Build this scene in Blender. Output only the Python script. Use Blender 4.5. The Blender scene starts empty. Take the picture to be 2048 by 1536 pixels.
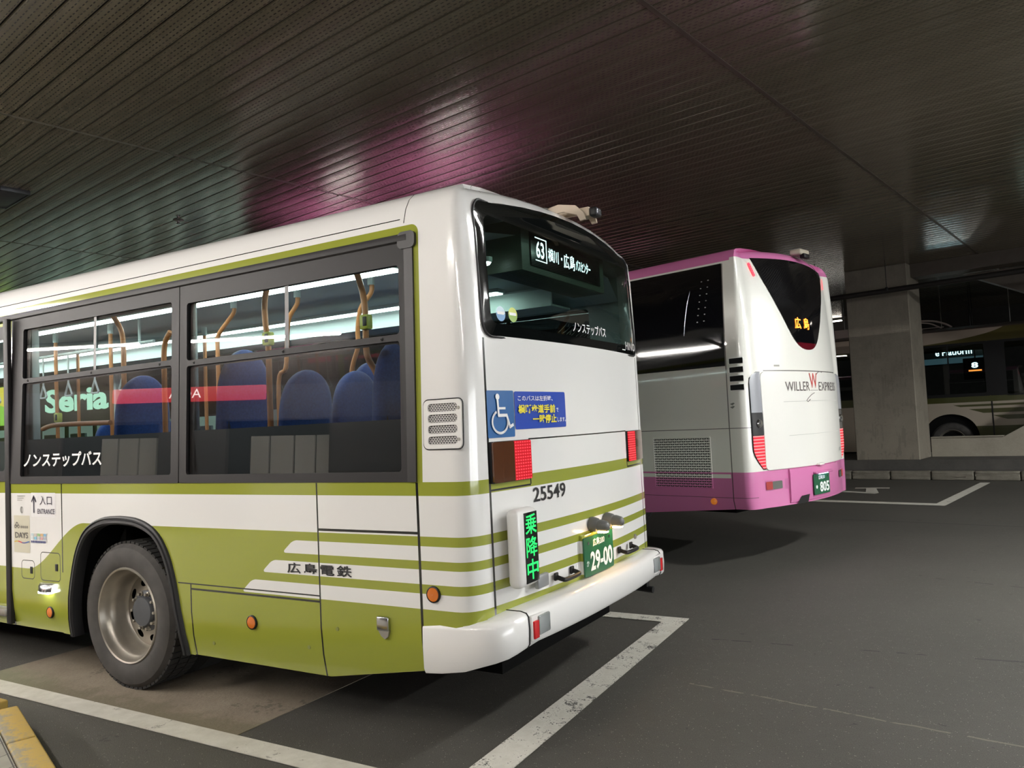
import bpy, bmesh, math, random
from mathutils import Vector, Matrix
from mathutils.geometry import delaunay_2d_cdt
random.seed(7)
S = bpy.context.scene
COL = S.collection
# ------------------------------------------------------------------ camera
CAM = Vector((2.0954792, -3.2580772, 1.6892863))
AX_R = Vector((0.86119312, 0.50608046, -0.047212))
AX_U = Vector((0.06681304, -0.02063408, 0.99755213))
AX_F = Vector((-0.50386747, 0.86223941, 0.05158271))
cam_data = bpy.data.cameras.new('camera')
cam = bpy.data.objects.new('camera', cam_data)
COL.objects.link(cam)
M = Matrix((AX_R, AX_U, -AX_F)).transposed().to_4x4()
M.translation = CAM
cam.matrix_world = M
cam_data.sensor_fit = 'HORIZONTAL'
cam_data.sensor_width = 36.0
cam_data.lens = 1558.73 / 2048 * 36.0
cam_data.clip_end = 300
S.camera = cam
# ------------------------------------------------------------------ view, world
S.view_settings.view_transform = 'Standard'
S.view_settings.look = 'None'
S.view_settings.exposure = 0.2
S.view_settings.gamma = 1.0
S.view_settings.use_curve_mapping = False
W = bpy.data.worlds.new('night'); S.world = W
W.use_nodes = True
W.node_tree.nodes['Background'].inputs[0].default_value = (0.8, 0.85, 1.0, 1)
W.node_tree.nodes['Background'].inputs[1].default_value = 0.012
try:
    S.cycles.max_bounces = 8; S.cycles.transparent_max_bounces = 16
    S.cycles.sample_clamp_indirect = 6.0
    S.cycles.caustics_reflective = False; S.cycles.caustics_refractive = False
except Exception:
    pass
# strengths of the lamps, inferred and added (each lamp is built with its fixture further down)
E_TUBE = (470.0, 165.0)          # tubes along the shopfront; added ones over the near platform
E_LANE = (290.0, 110.0, 1600.0)   # ceiling panels over the lane on the right
E_FILL = (44.0, 8.5)            # glowing panes added behind the camera and across the lane
E_ROOF = 75.0          # panels over the pink coach
E_FAR = 9.0           # tubes over the far lanes
E_BUS = 20.0            # strips inside the green bus
Z_CEIL = 5.03

# ------------------------------------------------------------------ node helper
class E:
    def __init__(s, nt, sock): s.nt = nt; s.s = sock
    def _m(s, op, o=None, p=None):
        n = s.nt.nodes.new('ShaderNodeMath'); n.operation = op
        s.nt.links.new(s.s, n.inputs[0])
        for i, v in ((1, o), (2, p)):
            if v is None: continue
            if isinstance(v, E): s.nt.links.new(v.s, n.inputs[i])
            else: n.inputs[i].default_value = v
        return E(s.nt, n.outputs[0])
    def __add__(s, o): return s._m('ADD', o)
    def __sub__(s, o): return s._m('SUBTRACT', o)
    def __mul__(s, o): return s._m('MULTIPLY', o)
    def __truediv__(s, o): return s._m('DIVIDE', o)
    def gt(s, o): return s._m('GREATER_THAN', o)
    def lt(s, o): return s._m('LESS_THAN', o)
    def mx(s, o): return s._m('MAXIMUM', o)
    def mn(s, o): return s._m('MINIMUM', o)
    def ab(s): return s._m('ABSOLUTE')
    def fr(s, p): return (s / p)._m('FRACT') * p
    def pw(s, p): return s._m('POWER', p)
    def sq(s): return s * s
    def inv(s): return (s * -1.0) + 1.0
    def box(s, a, b): return s.gt(a) * s.lt(b)
    def map(s, a, b, c, d):
        n = s.nt.nodes.new('ShaderNodeMapRange'); s.nt.links.new(s.s, n.inputs[0])
        for i, v in enumerate((a, b, c, d)): n.inputs[i + 1].default_value = v
        return E(s.nt, n.outputs[0])

class Mat:
    def __init__(s, name):
        s.m = bpy.data.materials.new(name); s.m.use_nodes = True
        s.nt = s.m.node_tree; s.b = s.nt.nodes['Principled BSDF']; s.out = s.nt.nodes['Material Output']
        s._tc = None
    def xyz(s):
        if s._tc is None:
            tc = s.nt.nodes.new('ShaderNodeTexCoord'); s.tc = tc
            sp = s.nt.nodes.new('ShaderNodeSeparateXYZ'); s.nt.links.new(tc.outputs['Object'], sp.inputs[0])
            s._tc = [E(s.nt, sp.outputs[i]) for i in range(3)]
        return s._tc
    def vec(s, x, y, z=0.0):
        n = s.nt.nodes.new('ShaderNodeCombineXYZ')
        for i, v in enumerate((x, y, z)):
            if isinstance(v, E): s.nt.links.new(v.s, n.inputs[i])
            else: n.inputs[i].default_value = v
        return n.outputs[0]
    def noise(s, scale, detail=4, rough=.55, vec=None):
        s.xyz()
        n = s.nt.nodes.new('ShaderNodeTexNoise'); n.inputs['Scale'].default_value = scale
        n.inputs['Detail'].default_value = detail; n.inputs['Roughness'].default_value = rough
        s.nt.links.new(vec if vec else s.tc.outputs['Object'], n.inputs['Vector'])
        return E(s.nt, n.outputs['Fac'])
    def voro(s, scale, vec=None):
        s.xyz()
        n = s.nt.nodes.new('ShaderNodeTexVoronoi'); n.inputs['Scale'].default_value = scale
        s.nt.links.new(vec if vec else s.tc.outputs['Object'], n.inputs['Vector'])
        return E(s.nt, n.outputs['Distance'])
    def mix(s, fac, a, b):
        n = s.nt.nodes.new('ShaderNodeMix'); n.data_type = 'RGBA'
        if isinstance(fac, E): s.nt.links.new(fac.s, n.inputs[0])
        else: n.inputs[0].default_value = fac
        for i, v in ((6, a), (7, b)):
            if isinstance(v, tuple): n.inputs[i].default_value = (*v, 1)
            else: s.nt.links.new(v, n.inputs[i])
        return n.outputs[2]
    def base(s, v):
        if isinstance(v, tuple): s.b.inputs['Base Color'].default_value = (*v, 1)
        else: s.nt.links.new(v, s.b.inputs['Base Color'])
    def set(s, **k):
        for a, v in k.items():
            i = s.b.inputs[a.replace('_', ' ')]
            if isinstance(v, E): s.nt.links.new(v.s, i)
            elif isinstance(v, tuple): i.default_value = (*v, 1)
            else: i.default_value = v
    def bump(s, h, dist=.01, strength=1.0):
        n = s.nt.nodes.new('ShaderNodeBump'); n.inputs['Distance'].default_value = dist
        n.inputs['Strength'].default_value = strength
        s.nt.links.new(h.s, n.inputs['Height']); s.nt.links.new(n.outputs[0], s.b.inputs['Normal'])

def simple(name, col, rough=.5, metal=0.0, coat=0.0, vary=.0, spec=None):
    m = Mat(name)
    if vary:
        n = m.noise(6.0).map(.3, .7, 0, 1)
        m.base(m.mix(n, tuple(c * (1 - vary) for c in col), tuple(min(1, c * (1 + vary)) for c in col)))
    else: m.base(col)
    m.set(Roughness=rough, Metallic=metal)
    if coat: m.set(Coat_Weight=coat, Coat_Roughness=.04)
    if spec is not None: m.set(Specular_IOR_Level=spec)
    return m.m
def emit(name, col, st):
    m = Mat(name); m.base((.02, .02, .02)); m.set(Emission_Color=col, Emission_Strength=st, Roughness=.4)
    return m.m
def emit_dots(name, col, st, pu, pv, u, v):
    # LED matrix: only the diodes shine
    m = Mat(name); c = m.xyz()
    a = (c[u].fr(pu) - pu / 2).sq() + (c[v].fr(pv) - pv / 2).sq()
    k = a.lt((min(pu, pv) * .46) ** 2)
    m.base((.01, .01, .01)); m.set(Emission_Color=col, Emission_Strength=k * st + st * .06, Roughness=.4)
    return m.m
def glass(name, tint, refl=1.0, ior=1.5, rough=.0):
    m = Mat(name); nt = m.nt
    nt.nodes.remove(m.b)
    t = nt.nodes.new('ShaderNodeBsdfTransparent'); t.inputs[0].default_value = (*tint, 1)
    g = nt.nodes.new('ShaderNodeBsdfGlossy'); g.inputs['Roughness'].default_value = rough
    g.inputs[0].default_value = (1, 1, 1, 1)
    ge = nt.nodes.new('ShaderNodeNewGeometry'); dt = nt.nodes.new('ShaderNodeVectorMath'); dt.operation = 'DOT_PRODUCT'
    nt.links.new(ge.outputs['Normal'], dt.inputs[0]); nt.links.new(ge.outputs['Incoming'], dt.inputs[1])
    f0 = ((ior - 1) / (ior + 1)) ** 2
    k = ((E(nt, dt.outputs['Value']).ab().inv().pw(5.0) * (1 - f0) + f0) * refl).mn(1.0)
    x = nt.nodes.new('ShaderNodeMixShader')
    nt.links.new(k.s, x.inputs[0]); nt.links.new(t.outputs[0], x.inputs[1]); nt.links.new(g.outputs[0], x.inputs[2])
    nt.links.new(x.outputs[0], m.out.inputs[0])
    return m.m

# ------------------------------------------------------------------ mesh helper
def new_obj(name, me, parent=None):
    o = bpy.data.objects.new(name, me); COL.objects.link(o)
    if parent: o.parent = parent
    return o
def tag(o, label=None, cat=None, group=None, kind=None):
    if label: o['label'] = label
    if cat: o['category'] = cat
    if group: o['group'] = group
    if kind: o['kind'] = kind
    return o
def empty(name, loc=(0, 0, 0), rz=0.0):
    o = bpy.data.objects.new(name, None); COL.objects.link(o); o.location = loc; o.rotation_euler = (0, 0, rz)
    o.empty_display_size = .2
    return o
def copy_tree(o, parent=None):
    c = o.copy(); COL.objects.link(c)
    if parent: c.parent = parent
    for ch in [k for k in bpy.data.objects if k.parent == o]: copy_tree(ch, c)
    return c

class MB:
    def __init__(s): s.bm = bmesh.new(); s.mi = 0
    def face(s, vs):
        try:
            f = s.bm.faces.new(vs); f.material_index = s.mi; return f
        except ValueError: return None
    def box(s, x0, x1, y0, y1, z0, z1, bev=0.0, seg=2, mtx=None):
        vs = [s.bm.verts.new((x, y, z)) for x in (x0, x1) for y in (y0, y1) for z in (z0, z1)]
        fs = [s.face([vs[i] for i in q]) for q in ((0, 1, 3, 2), (4, 6, 7, 5), (0, 4, 5, 1), (2, 3, 7, 6), (0, 2, 6, 4), (1, 5, 7, 3))]
        if mtx is not None: bmesh.ops.transform(s.bm, matrix=mtx, verts=vs)
        if bev > 0:
            es = list({e for f in fs for e in f.edges})
            bmesh.ops.bevel(s.bm, geom=es, offset=bev, segments=seg, affect='EDGES', profile=.5, clamp_overlap=True)
        return s
    def grid(s, rows, closed_u=False, closed_v=False, flip=False):
        V = [[s.bm.verts.new(p) for p in r] for r in rows]
        nr, nc = len(V), len(V[0])
        for i in range(nr if closed_v else nr - 1):
            for j in range(nc if closed_u else nc - 1):
                q = [V[i][j], V[i][(j + 1) % nc], V[(i + 1) % nr][(j + 1) % nc], V[(i + 1) % nr][j]]
                s.face(q[::-1] if flip else q)
        return V
    def tube(s, pts, r, n=8, caps=True):
        pts = [Vector(p) for p in pts]
        rows = []; prev = None
        for i, p in enumerate(pts):
            a = pts[max(i - 1, 0)]; b = pts[min(i + 1, len(pts) - 1)]
            t = (b - a).normalized()
            if prev is None:
                u = t.orthogonal().normalized()
            else:
                u = (prev - t * prev.dot(t)).normalized()
            prev = u; w = t.cross(u)
            rr = r[i] if isinstance(r, (list, tuple)) else r
            rows.append([p + (u * math.cos(k * 2 * math.pi / n) + w * math.sin(k * 2 * math.pi / n)) * rr for k in range(n)])
        V = s.grid(rows, closed_u=True)
        if caps:
            s.face(V[0][::-1]); s.face(V[-1])
        return s
    def lathe(s, prof, n=32, mtx=None, cap=False):
        # prof: (radius, height) about local Z
        rows = []
        for r, h in prof:
            rows.append([Vector((r * math.cos(k * 2 * math.pi / n), r * math.sin(k * 2 * math.pi / n), h)) for k in range(n)])
        if mtx is not None: rows = [[mtx @ p for p in r] for r in rows]
        V = s.grid(rows, closed_u=True)
        if cap: s.face(V[0][::-1]); s.face(V[-1])
        return s
    def prism(s, poly, a, b):
        # poly mapped by a() and b() to two caps
        A = [s.bm.verts.new(a(*p)) for p in poly]; B = [s.bm.verts.new(b(*p)) for p in poly]
        n = len(poly); s.face(A[::-1]); s.face(B)
        for i in range(n): s.face([A[i], A[(i + 1) % n], B[(i + 1) % n], B[i]])
        return s
    def fill(s, outer, holes, f, extra=(), lines=()):
        # triangulated flat region with holes, mapped to space by f(u, v)
        pts = []; ed = []
        def loop(L):
            b = len(pts); pts.extend(Vector((p[0], p[1])) for p in L)
            ed.extend((b + i, b + (i + 1) % len(L)) for i in range(len(L)))
        loop(outer)
        for h in holes: loop(h)
        for a, b_ in lines:
            k = len(pts); pts.extend((Vector(a), Vector(b_))); ed.append((k, k + 1))
        pts.extend(Vector(p) for p in extra)
        r = delaunay_2d_cdt(pts, ed, [], 0, 1e-6)
        vv = r[0]; V = {}
        for t in r[2]:
            cx = sum(vv[i][0] for i in t) / 3; cy = sum(vv[i][1] for i in t) / 3
            if not inside(cx, cy, outer) or any(inside(cx, cy, h) for h in holes): continue
            q = []
            for i in t:
                if i not in V: V[i] = s.bm.verts.new(f(vv[i][0], vv[i][1]))
                q.append(V[i])
            s.face(q)
        return s
    def build(s, name, mat, parent=None, smooth=30, flip=None):
        bmesh.ops.remove_doubles(s.bm, verts=s.bm.verts, dist=1e-5)
        if flip is None: bmesh.ops.recalc_face_normals(s.bm, faces=s.bm.faces)
        me = bpy.data.meshes.new(name); s.bm.to_mesh(me); s.bm.free()
        for m in (mat if isinstance(mat, (list, tuple)) else [mat]): me.materials.append(m)
        if smooth:
            for p in me.polygons: p.use_smooth = True
            me.set_sharp_from_angle(angle=math.radians(smooth))
        return new_obj(name, me, parent)

def inside(x, y, L):
    c = False; n = len(L); j = n - 1
    for i in range(n):
        xi, yi = L[i][0], L[i][1]; xj, yj = L[j][0], L[j][1]
        if (yi > y) != (yj > y) and x < (xj - xi) * (y - yi) / (yj - yi) + xi: c = not c
        j = i
    return c
def rrect(x0, x1, y0, y1, r, n=5):
    P = []
    rs = r if isinstance(r, (list, tuple)) else (r,) * 4     # lower-left, lower-right, upper-right, upper-left
    for (cx, cy, a, q) in ((x0 + rs[0], y0 + rs[0], 180, rs[0]), (x1 - rs[1], y0 + rs[1], 270, rs[1]), (x1 - rs[2], y1 - rs[2], 0, rs[2]), (x0 + rs[3], y1 - rs[3], 90, rs[3])):
        if q <= 0: P.append((cx, cy)); continue
        for k in range(n + 1):
            t = math.radians(a + 90 * k / n); P.append((cx + q * math.cos(t), cy + q * math.sin(t)))
    return P
def subdiv(L, d):
    out = []
    for (a, b) in zip(L, L[1:] + L[:1]):
        n = max(1, int(math.hypot(b[0] - a[0], b[1] - a[1]) / d))
        out += [(a[0] + (b[0] - a[0]) * k / n, a[1] + (b[1] - a[1]) * k / n) for k in range(n)]
    return out
def circle(cx, cy, r, n=24, ry=None):
    return [(cx + r * math.cos(2 * math.pi * k / n), cy + (ry or r) * math.sin(2 * math.pi * k / n)) for k in range(n)]
def interp(T, x):
    if x <= T[0][0]: return T[0][1]
    for (a, va), (b, vb) in zip(T, T[1:]):
        if x <= b: return va + (vb - va) * (x - a) / (b - a)
    return T[-1][1]
def smooth_path(P, k=6):
    out = []
    P = [Vector(p) for p in P]
    for i in range(len(P) - 1):
        p0 = P[max(i - 1, 0)]; p1 = P[i]; p2 = P[i + 1]; p3 = P[min(i + 2, len(P) - 1)]
        for j in range(k):
            t = j / k
            out.append(.5 * ((2 * p1) + (p2 - p0) * t + (2 * p0 - 5 * p1 + 4 * p2 - p3) * t * t + (3 * p1 - p0 - 3 * p2 + p3) * t ** 3))
    out.append(P[-1]); return out

def lettering(text, mat, f, u0, v0, h, width=None, parent=None, bold=0.0, name='lettering', shear=0.0, align='L', flipu=False, gap=1.0):
    # flat letters in (u, v), cap height about h, laid on a surface by f(u, v)
    cu = bpy.data.curves.new('t', 'FONT'); cu.body = text; cu.size = 1.0; cu.offset = bold; cu.resolution_u = 3
    cu.shear = shear; cu.space_character = gap
    to = bpy.data.objects.new('t', cu); COL.objects.link(to)
    dg = bpy.context.evaluated_depsgraph_get()
    me = bpy.data.meshes.new_from_object(to.evaluated_get(dg))
    bpy.data.objects.remove(to); bpy.data.curves.remove(cu)
    xs = [v.co.x for v in me.vertices]; ys = [v.co.y for v in me.vertices]
    x0, x1, y0, y1 = min(xs), max(xs), min(ys), max(ys)
    sv = h / (y1 - y0); su = (width / (x1 - x0)) if width else sv
    wd = (x1 - x0) * su
    for v in me.vertices:
        u = (v.co.x - x0) * su
        if flipu: u = wd - u
        if align == 'C': u -= wd / 2
        v.co = f(u0 + u, v0 + (v.co.y - y0) * sv)
    me.materials.clear(); me.materials.append(mat); me.name = name
    return new_obj(name, me, parent)
def patch(poly, mat, f, name, parent=None, holes=(), extra=(), smooth=30):
    return MB().fill(poly, holes, f, extra).build(name, mat, parent, smooth)

# ================================================================== materials shared by several things
m_black = simple('black_plastic', (.010, .010, .011), .45, spec=.3)
m_rubber = simple('rubber_seal', (.016, .016, .018), .5, spec=.4)
m_dark = simple('dark_underside', (.006, .006, .006), .95, spec=.08)
m_chrome = simple('chrome', (.62, .62, .64), .18, 1.0)
m_steel = simple('painted_steel', (.42, .40, .37), .35, .7, vary=.08)
m_white_trim = simple('white_trim', (.78, .77, .75), .3, coat=.4)
m_letter_black = simple('black_letters', (.012, .012, .014), .4)
m_letter_white = simple('white_letters', (.82, .82, .82), .4)
m_red_lens = simple('red_lens', (.55, .01, .015), .15, coat=.5)
m_amber = simple('amber_lens', (.62, .16, .02), .2, coat=.6)
m_clear_lens = simple('clear_lens', (.48, .52, .53), .12, .55, coat=.6)

# ================================================================== the ground
def asphalt():
    m = Mat('asphalt'); x, y, z = m.xyz()
    big = m.noise(.55, 5).map(.3, .7, 0, 1); fine = m.noise(160, 3, .7).map(.25, .8, 0, 1); mid = m.noise(9, 6, .7).map(.3, .7, 0, 1)
    spec = m.voro(62).lt(.17) * m.noise(24, 2).gt(.55)
    pits = m.noise(5.0, 3).gt(.69) * m.noise(22, 3).gt(.5)
    c = m.mix(fine, (.027, .0255, .0225), (.089, .083, .070))
    c = m.mix(mid * .5, c, (.07, .066, .058))
    c = m.mix(big * .45, c, (.092, .087, .075))
    c = m.mix(spec * .75, c, (.36, .34, .3))
    c = m.mix(pits * .6, c, (.014, .013, .013))
    # joints between paving runs, each its own line across the lane
    j = None
    wob = (m.noise(3.5, 3) - .5) * .06; br = m.noise(4.2, 2).gt(.5)
    for (x0, y0, x1, y1, w, solid) in ((.3, 9.62, 9, 8.1, .02, 1), (.3, 2.62, 9, 3.4, .012, 0), (1.7, 5.4, 9, 3.2, .012, 0)):
        n = math.hypot(x1 - x0, y1 - y0)
        d = ((x - x0) * (-(y1 - y0) / n) + (y - y0) * ((x1 - x0) / n) + wob * (.2 if solid else .5)).ab().lt(w) * x.gt(x0)
        if not solid: d = d * br
        j = d if j is None else j.mx(d)
    c = m.mix(j * .85, c, (.012, .012, .012))
    lt = ((x - .68) * .16 + (y - 1.57) * .987 + wob * .8).ab().lt(.009) * x.gt(.45) * m.noise(12, 3).gt(.42)
    c = m.mix(lt * .7, c, (.2, .18, .14))
    m.base(c); m.set(Roughness=fine.map(0, 1, .72, .5))
    m.bump(fine * .6 + mid * .4, .006, .7)
    return m.m
def concrete_pad():
    m = Mat('worn_concrete'); x, y, z = m.xyz()
    n1 = m.noise(2.2, 6, .65).map(.3, .72, 0, 1); n2 = m.noise(45, 4, .7).map(.3, .7, 0, 1)
    c = m.mix(n1, (.15, .118, .085), (.27, .225, .172)); c = m.mix(n2 * .3, c, (.32, .28, .21))
    edge = y.map(-.25, .22, 1, 0) + (m.noise(7, 5, .7) - .5) * 1.1
    c = m.mix(edge.map(.45, .75, 0, .75), c, (.135, .115, .072))
    gr = (x.map(-3.4, -4.2, 0, 1) * edge.map(.3, .6, 0, 1)) * .6
    c = m.mix(gr, c, (.2, .21, .13))
    dark = m.noise(1.3, 4).gt(.6) * m.noise(18, 4, .7).gt(.55) * y.gt(.1)
    c = m.mix(dark * .5, c, (.06, .048, .035))
    m.base(c); m.set(Roughness=.75); m.bump(n2, .003, .5)
    return m.m
def road_paint(name, wear):
    m = Mat(name); x, y, z = m.xyz()
    n = m.noise(85, 4, .75); n2 = m.noise(7, 5, .7); n3 = m.noise(1.7, 2)
    k = (n * .55 + n2 * .45 + (n3 - .5) * .25).gt(wear)
    c = m.mix(n2.map(.3, .7, 0, 1), (.50, .48, .42), (.64, .62, .56))
    sm = m.noise(4.0, 6, .75).gt(.63) * m.noise(40, 3).gt(.45)
    c = m.mix(sm * .6, c, (.12, .11, .1))
    c = m.mix(k, c, (.055, .052, .047)); m.base(c); m.set(Roughness=.65)
    m.bump(n, .002, .4)
    return m.m
m_asphalt = asphalt(); m_pad = concrete_pad()
m_paint = road_paint('road_paint', .66); m_paint_worn = road_paint('worn_road_paint', .56); m_paint_far = road_paint('fresh_road_paint', .9)
f = MB(); f.box(-60, 45, -14, 60, -.3, 0)
tag(f.build('floor', m_asphalt, smooth=0), kind='structure')
f = MB(); f.box(-4.39, -1.61, -.35, 3.3, -.1, .004)
tag(f.build('concrete_slab', m_pad, smooth=0), 'worn concrete slab let into the asphalt under the rear wheel', kind='structure')
def paint_strip(pts, mat, z=.006, label=None):
    b = MB(); b.face([b.bm.verts.new((p[0], p[1], z)) for p in pts]); b.face([b.bm.verts.new((p[0], p[1], z - .004)) for p in pts][::-1])
    o = b.build('parking_line', mat, smooth=0, flip=False); tag(o, label, kind='structure'); return o
paint_strip([(-14, -.36), (.05, -.36), (.05, -.2), (-14, -.2)], m_paint, .008, 'white bay line beside the green bus')
paint_strip([(-.15, -.2), (.055, -.2), (-.035, 3.13), (-.215, 3.03)], m_paint_worn, .0065, 'worn white bay line behind the green bus')
paint_strip([(-9, 2.94), (-.215, 2.96), (-.035, 3.13), (-9, 3.12)], m_paint_worn, .0055, 'worn white line along the far edge of the bay')
paint_strip([(-3.5, 12.98), (1.52, 11.86), (1.63, 11.54), (-3.5, 12.75)], m_paint_far, .006, 'white bay line behind the pink coach')
paint_strip([(1.5, 11.86), (1.63, 11.54), (2.36, 15.85), (2.18, 15.85)], m_paint_far, .0065, 'white bay side line running to the kerb')
for poly in (((-.10, 14.72), (.55, 14.75), (.56, 14.57), (-.10, 14.54)), ((.12, 14.56), (.31, 14.56), (.44, 13.66), (.2, 13.7)), ((-.35, 14.1), (.2, 13.78), (.44, 13.66), (.38, 13.48), (-.35, 13.85))):
    paint_strip(poly, m_paint_far, .006, 'white letter mark painted on the lane beyond the coach')

# ================================================================== ceiling of long metal panels
A_GRID = math.radians(-9.5)
def gp(u, v, z=0): return Vector((u * math.cos(A_GRID) - v * math.sin(A_GRID), u * math.sin(A_GRID) + v * math.cos(A_GRID), z))
def ceiling_mat():
    m = Mat('perforated_metal_panels'); x, y, z = m.xyz()
    PIT = .216
    v = (y - 2.915 + 40 * PIT).fr(PIT)
    rv = v.fr(PIT / 5); row = ((v / (PIT / 5))._m('FLOOR') * .5)._m('FRACT') * .06
    ru = (x + row + 100).fr(.06)
    hole = (rv - PIT / 10).ab().lt(.0042) * ru.box(.012, .045) * v.box(.022, PIT - .02)
    n = m.noise(1.1, 4); st = m.noise(3.0, 3, vec=m.vec(x * .25, y * 2.2, 0))
    c = m.mix(st.map(.3, .7, 0, 1), (.155, .135, .096), (.20, .175, .126))
    c = m.mix(hole * .8, c, (.015, .012, .01))
    m.base(c); m.set(Roughness=n.map(.3, .7, .14, .2), Metallic=.0, Specular_IOR_Level=.9)
    return m.m
m_ceil = ceiling_mat()
m_groove = simple('panel_groove', (.012, .01, .009), .8)
def ceiling():
    b = MB(); P = .216; U = [-50, -11.6, -6.1, -.385, 5.3, 11, 45]
    k0 = int((-12 - 2.915) / P)
    for i in range(len(U) - 1):
        ua, ub = U[i] + .012, U[i + 1] - .012
        off = .0 if i % 2 else .0
        for k in range(k0, k0 + 235):
            v0 = 2.915 + k * P + off
            if i == 3 or i == 4: v0 -= .0
            vs = [v0 + .0075 + (P - .015) * t for t in (0, .02, .25, .5, .75, .98, 1)]
            zs = [.012, .0016, .0006, 0, .0006, .0016, .012]
            b.mi = 0
            b.grid([[(ua, v, Z_CEIL + q) for v, q in zip(vs, zs)], [(ub, v, Z_CEIL + q) for v, q in zip(vs, zs)]], flip=True)
        b.mi = 1
        b.face([b.bm.verts.new(p) for p in ((U[i], -16, Z_CEIL + .03), (U[i], 40, Z_CEIL + .03), (U[i + 1], 40, Z_CEIL + .03), (U[i + 1], -16, Z_CEIL + .03))])
    bm = b.bm
    me = bpy.data.meshes.new('ceiling'); bm.to_mesh(me); bm.free()
    me.materials.append(m_ceil); me.materials.append(m_groove)
    for p in me.polygons: p.use_smooth = True
    me.set_sharp_from_angle(angle=math.radians(40))
    o = new_obj('ceiling', me); o.rotation_euler = (0, 0, A_GRID)
    tag(o, 'low ceiling of long perforated bronze metal panels', kind='structure')
ceiling()
m_trim = simple('ceiling_cover_strip', (.16, .135, .11), .4, .5)
for u in (-11.6, -6.1, -.385, 5.3):
    b = MB(); b.box(u - .022, u + .022, -14, 38, Z_CEIL - (.004 if u == -.385 else .0005), Z_CEIL + .025)
    o = b.build('trim_' + str(1 + [-11.6, -6.1, -.385, 5.3].index(u)), m_trim); o.rotation_euler = (0, 0, A_GRID); tag(o, 'metal cover strip across the ceiling panels', kind='structure')
b = MB(); b.box(-40, 40, -16, 40, Z_CEIL + .25, Z_CEIL + .5)
tag(b.build('roof_slab', m_dark), kind='structure')

# small fittings on the ceiling
def build_fixture():
    t = empty('ceiling_panel', gp(-9.0, .72, Z_CEIL - .035), A_GRID)
    tag(t, 'dark grey square panel fixed flat under the bronze ceiling above the bus', 'panel')
    b = MB(); b.box(-.42, .42, -.16, .16, -.012, .05, .006); b.build('cover', simple('dark_grey_panel', (.06, .06, .065), .5), t)
    b = MB()
    for s in (-1, 1): b.box(-.44, .44, s * .16 - .012, s * .16 + .012, -.02, .05, .004)
    for s in (-1, 1): b.box(s * .43 - .012, s * .43 + .012, -.16, .16, -.02, .05, .004)
    b.build('rim', simple('panel_rim', (.05, .05, .055), .4, .4), t)
build_fixture()
def build_sprinkler():
    t = empty('ceiling_sprinkler', gp(-8.69, 2.95, Z_CEIL)); tag(t, 'small round sprinkler head under the bronze ceiling', 'sprinkler')
    b = MB(); b.lathe([(.001, .01), (.075, .008), (.078, -.004), (.06, -.016), (.03, -.02), (.001, -.021)], 24); b.build('rose', m_steel, t)
    b = MB(); b.lathe([(.018, -.018), (.018, -.06), (.04, -.064), (.042, -.07), (.001, -.072)], 18); b.build('nozzle', m_chrome, t)
build_sprinkler()

# ================================================================== lamps of the hall
def emit_lin(name, col, st): return emit(name, col, st)
m_housing = simple('lamp_housing', (.6, .6, .58), .4)
def tube_light(loc, length, rz, col, st, label, group):
    t = empty('tube_light', loc, rz); tag(t, label, 'lamp', group)
    b = MB(); b.box(-length / 2, length / 2, -.07, .07, .0, .05, .006); b.build('housing', m_housing, t)
    b = MB(); b.tube([(-length / 2 + .03, 0, -.03), (length / 2 - .03, 0, -.03)], .022, 10); b.build('tube', emit('tube_glow_' + name_of(st), col, st), t)
    for s in (-1, 1):
        b = MB(); b.box(s * (length / 2 - .03) - .02, s * (length / 2 - .03) + .02, -.02, .02, -.06, .01); b.build('lamp_holder', m_housing, t)
    return t
_em = {}
def name_of(s): return ('%g' % s).replace('.', '_')
def panel_light(loc, lx, ly, rz, col, st, label, group):
    t = empty('panel_light', loc, rz); tag(t, label, 'lamp', group)
    b = MB(); b.box(-lx / 2 - .03, lx / 2 + .03, -ly / 2 - .03, ly / 2 + .03, 0, .06, .006); b.build('housing', m_housing, t)
    b = MB(); b.box(-lx / 2, lx / 2, -ly / 2, ly / 2, -.012, .0); b.build('diffuser', emit('panel_glow_' + name_of(st), col, st), t, smooth=0)
    return t
WARM = (1.0, .95, .89); NEUT = (.99, 1.0, .97); COOL = (.93, 1.0, .96)
A_PF = math.radians(-18.5)
PO = Vector((-8.13, -6.0, 0))
def pp(u, v, z=0): return PO + Vector((u * math.cos(A_PF) - v * math.sin(A_PF), u * math.sin(A_PF) + v * math.cos(A_PF), z))
# along the dark shopfront behind the camera (mirrored in the bus windows)
for k, (ua, ub) in enumerate(((-8.4, -5.6), (-5.05, -2.3), (-1.7, 1.45))):
    tube_light(pp((ua + ub) / 2, .3, 3.74), ub - ua, A_PF, WARM, E_TUBE[0], 'long fluorescent tube above the dark shopfront, mirrored in the bus windows', 'tubes over the shopfront')
# added nearer the platform edge to light the bus, behind the cutoff board
for k, u in enumerate((-1.5, 2.2, 5.9, 9.6, 12.8, 16.0)):
    tube_light(pp(u, 4.4, 3.79), 2.6, A_PF, WARM, E_TUBE[1], 'unseen tube added under the near platform canopy to light the bus', 'added tubes over the near platform')
# over the lane, right of the picture; the farthest is added to light the pillar
for k, (x, y) in enumerate(((4.6, 4.1), (9.5, 7.6), (13.0, 10.5))):
    panel_light((x, y, Z_CEIL - .075), 1.25, .32, A_GRID + math.pi / 2, NEUT, E_LANE[k], 'bright ceiling light over the open lane', 'lights over the open lane')
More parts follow.
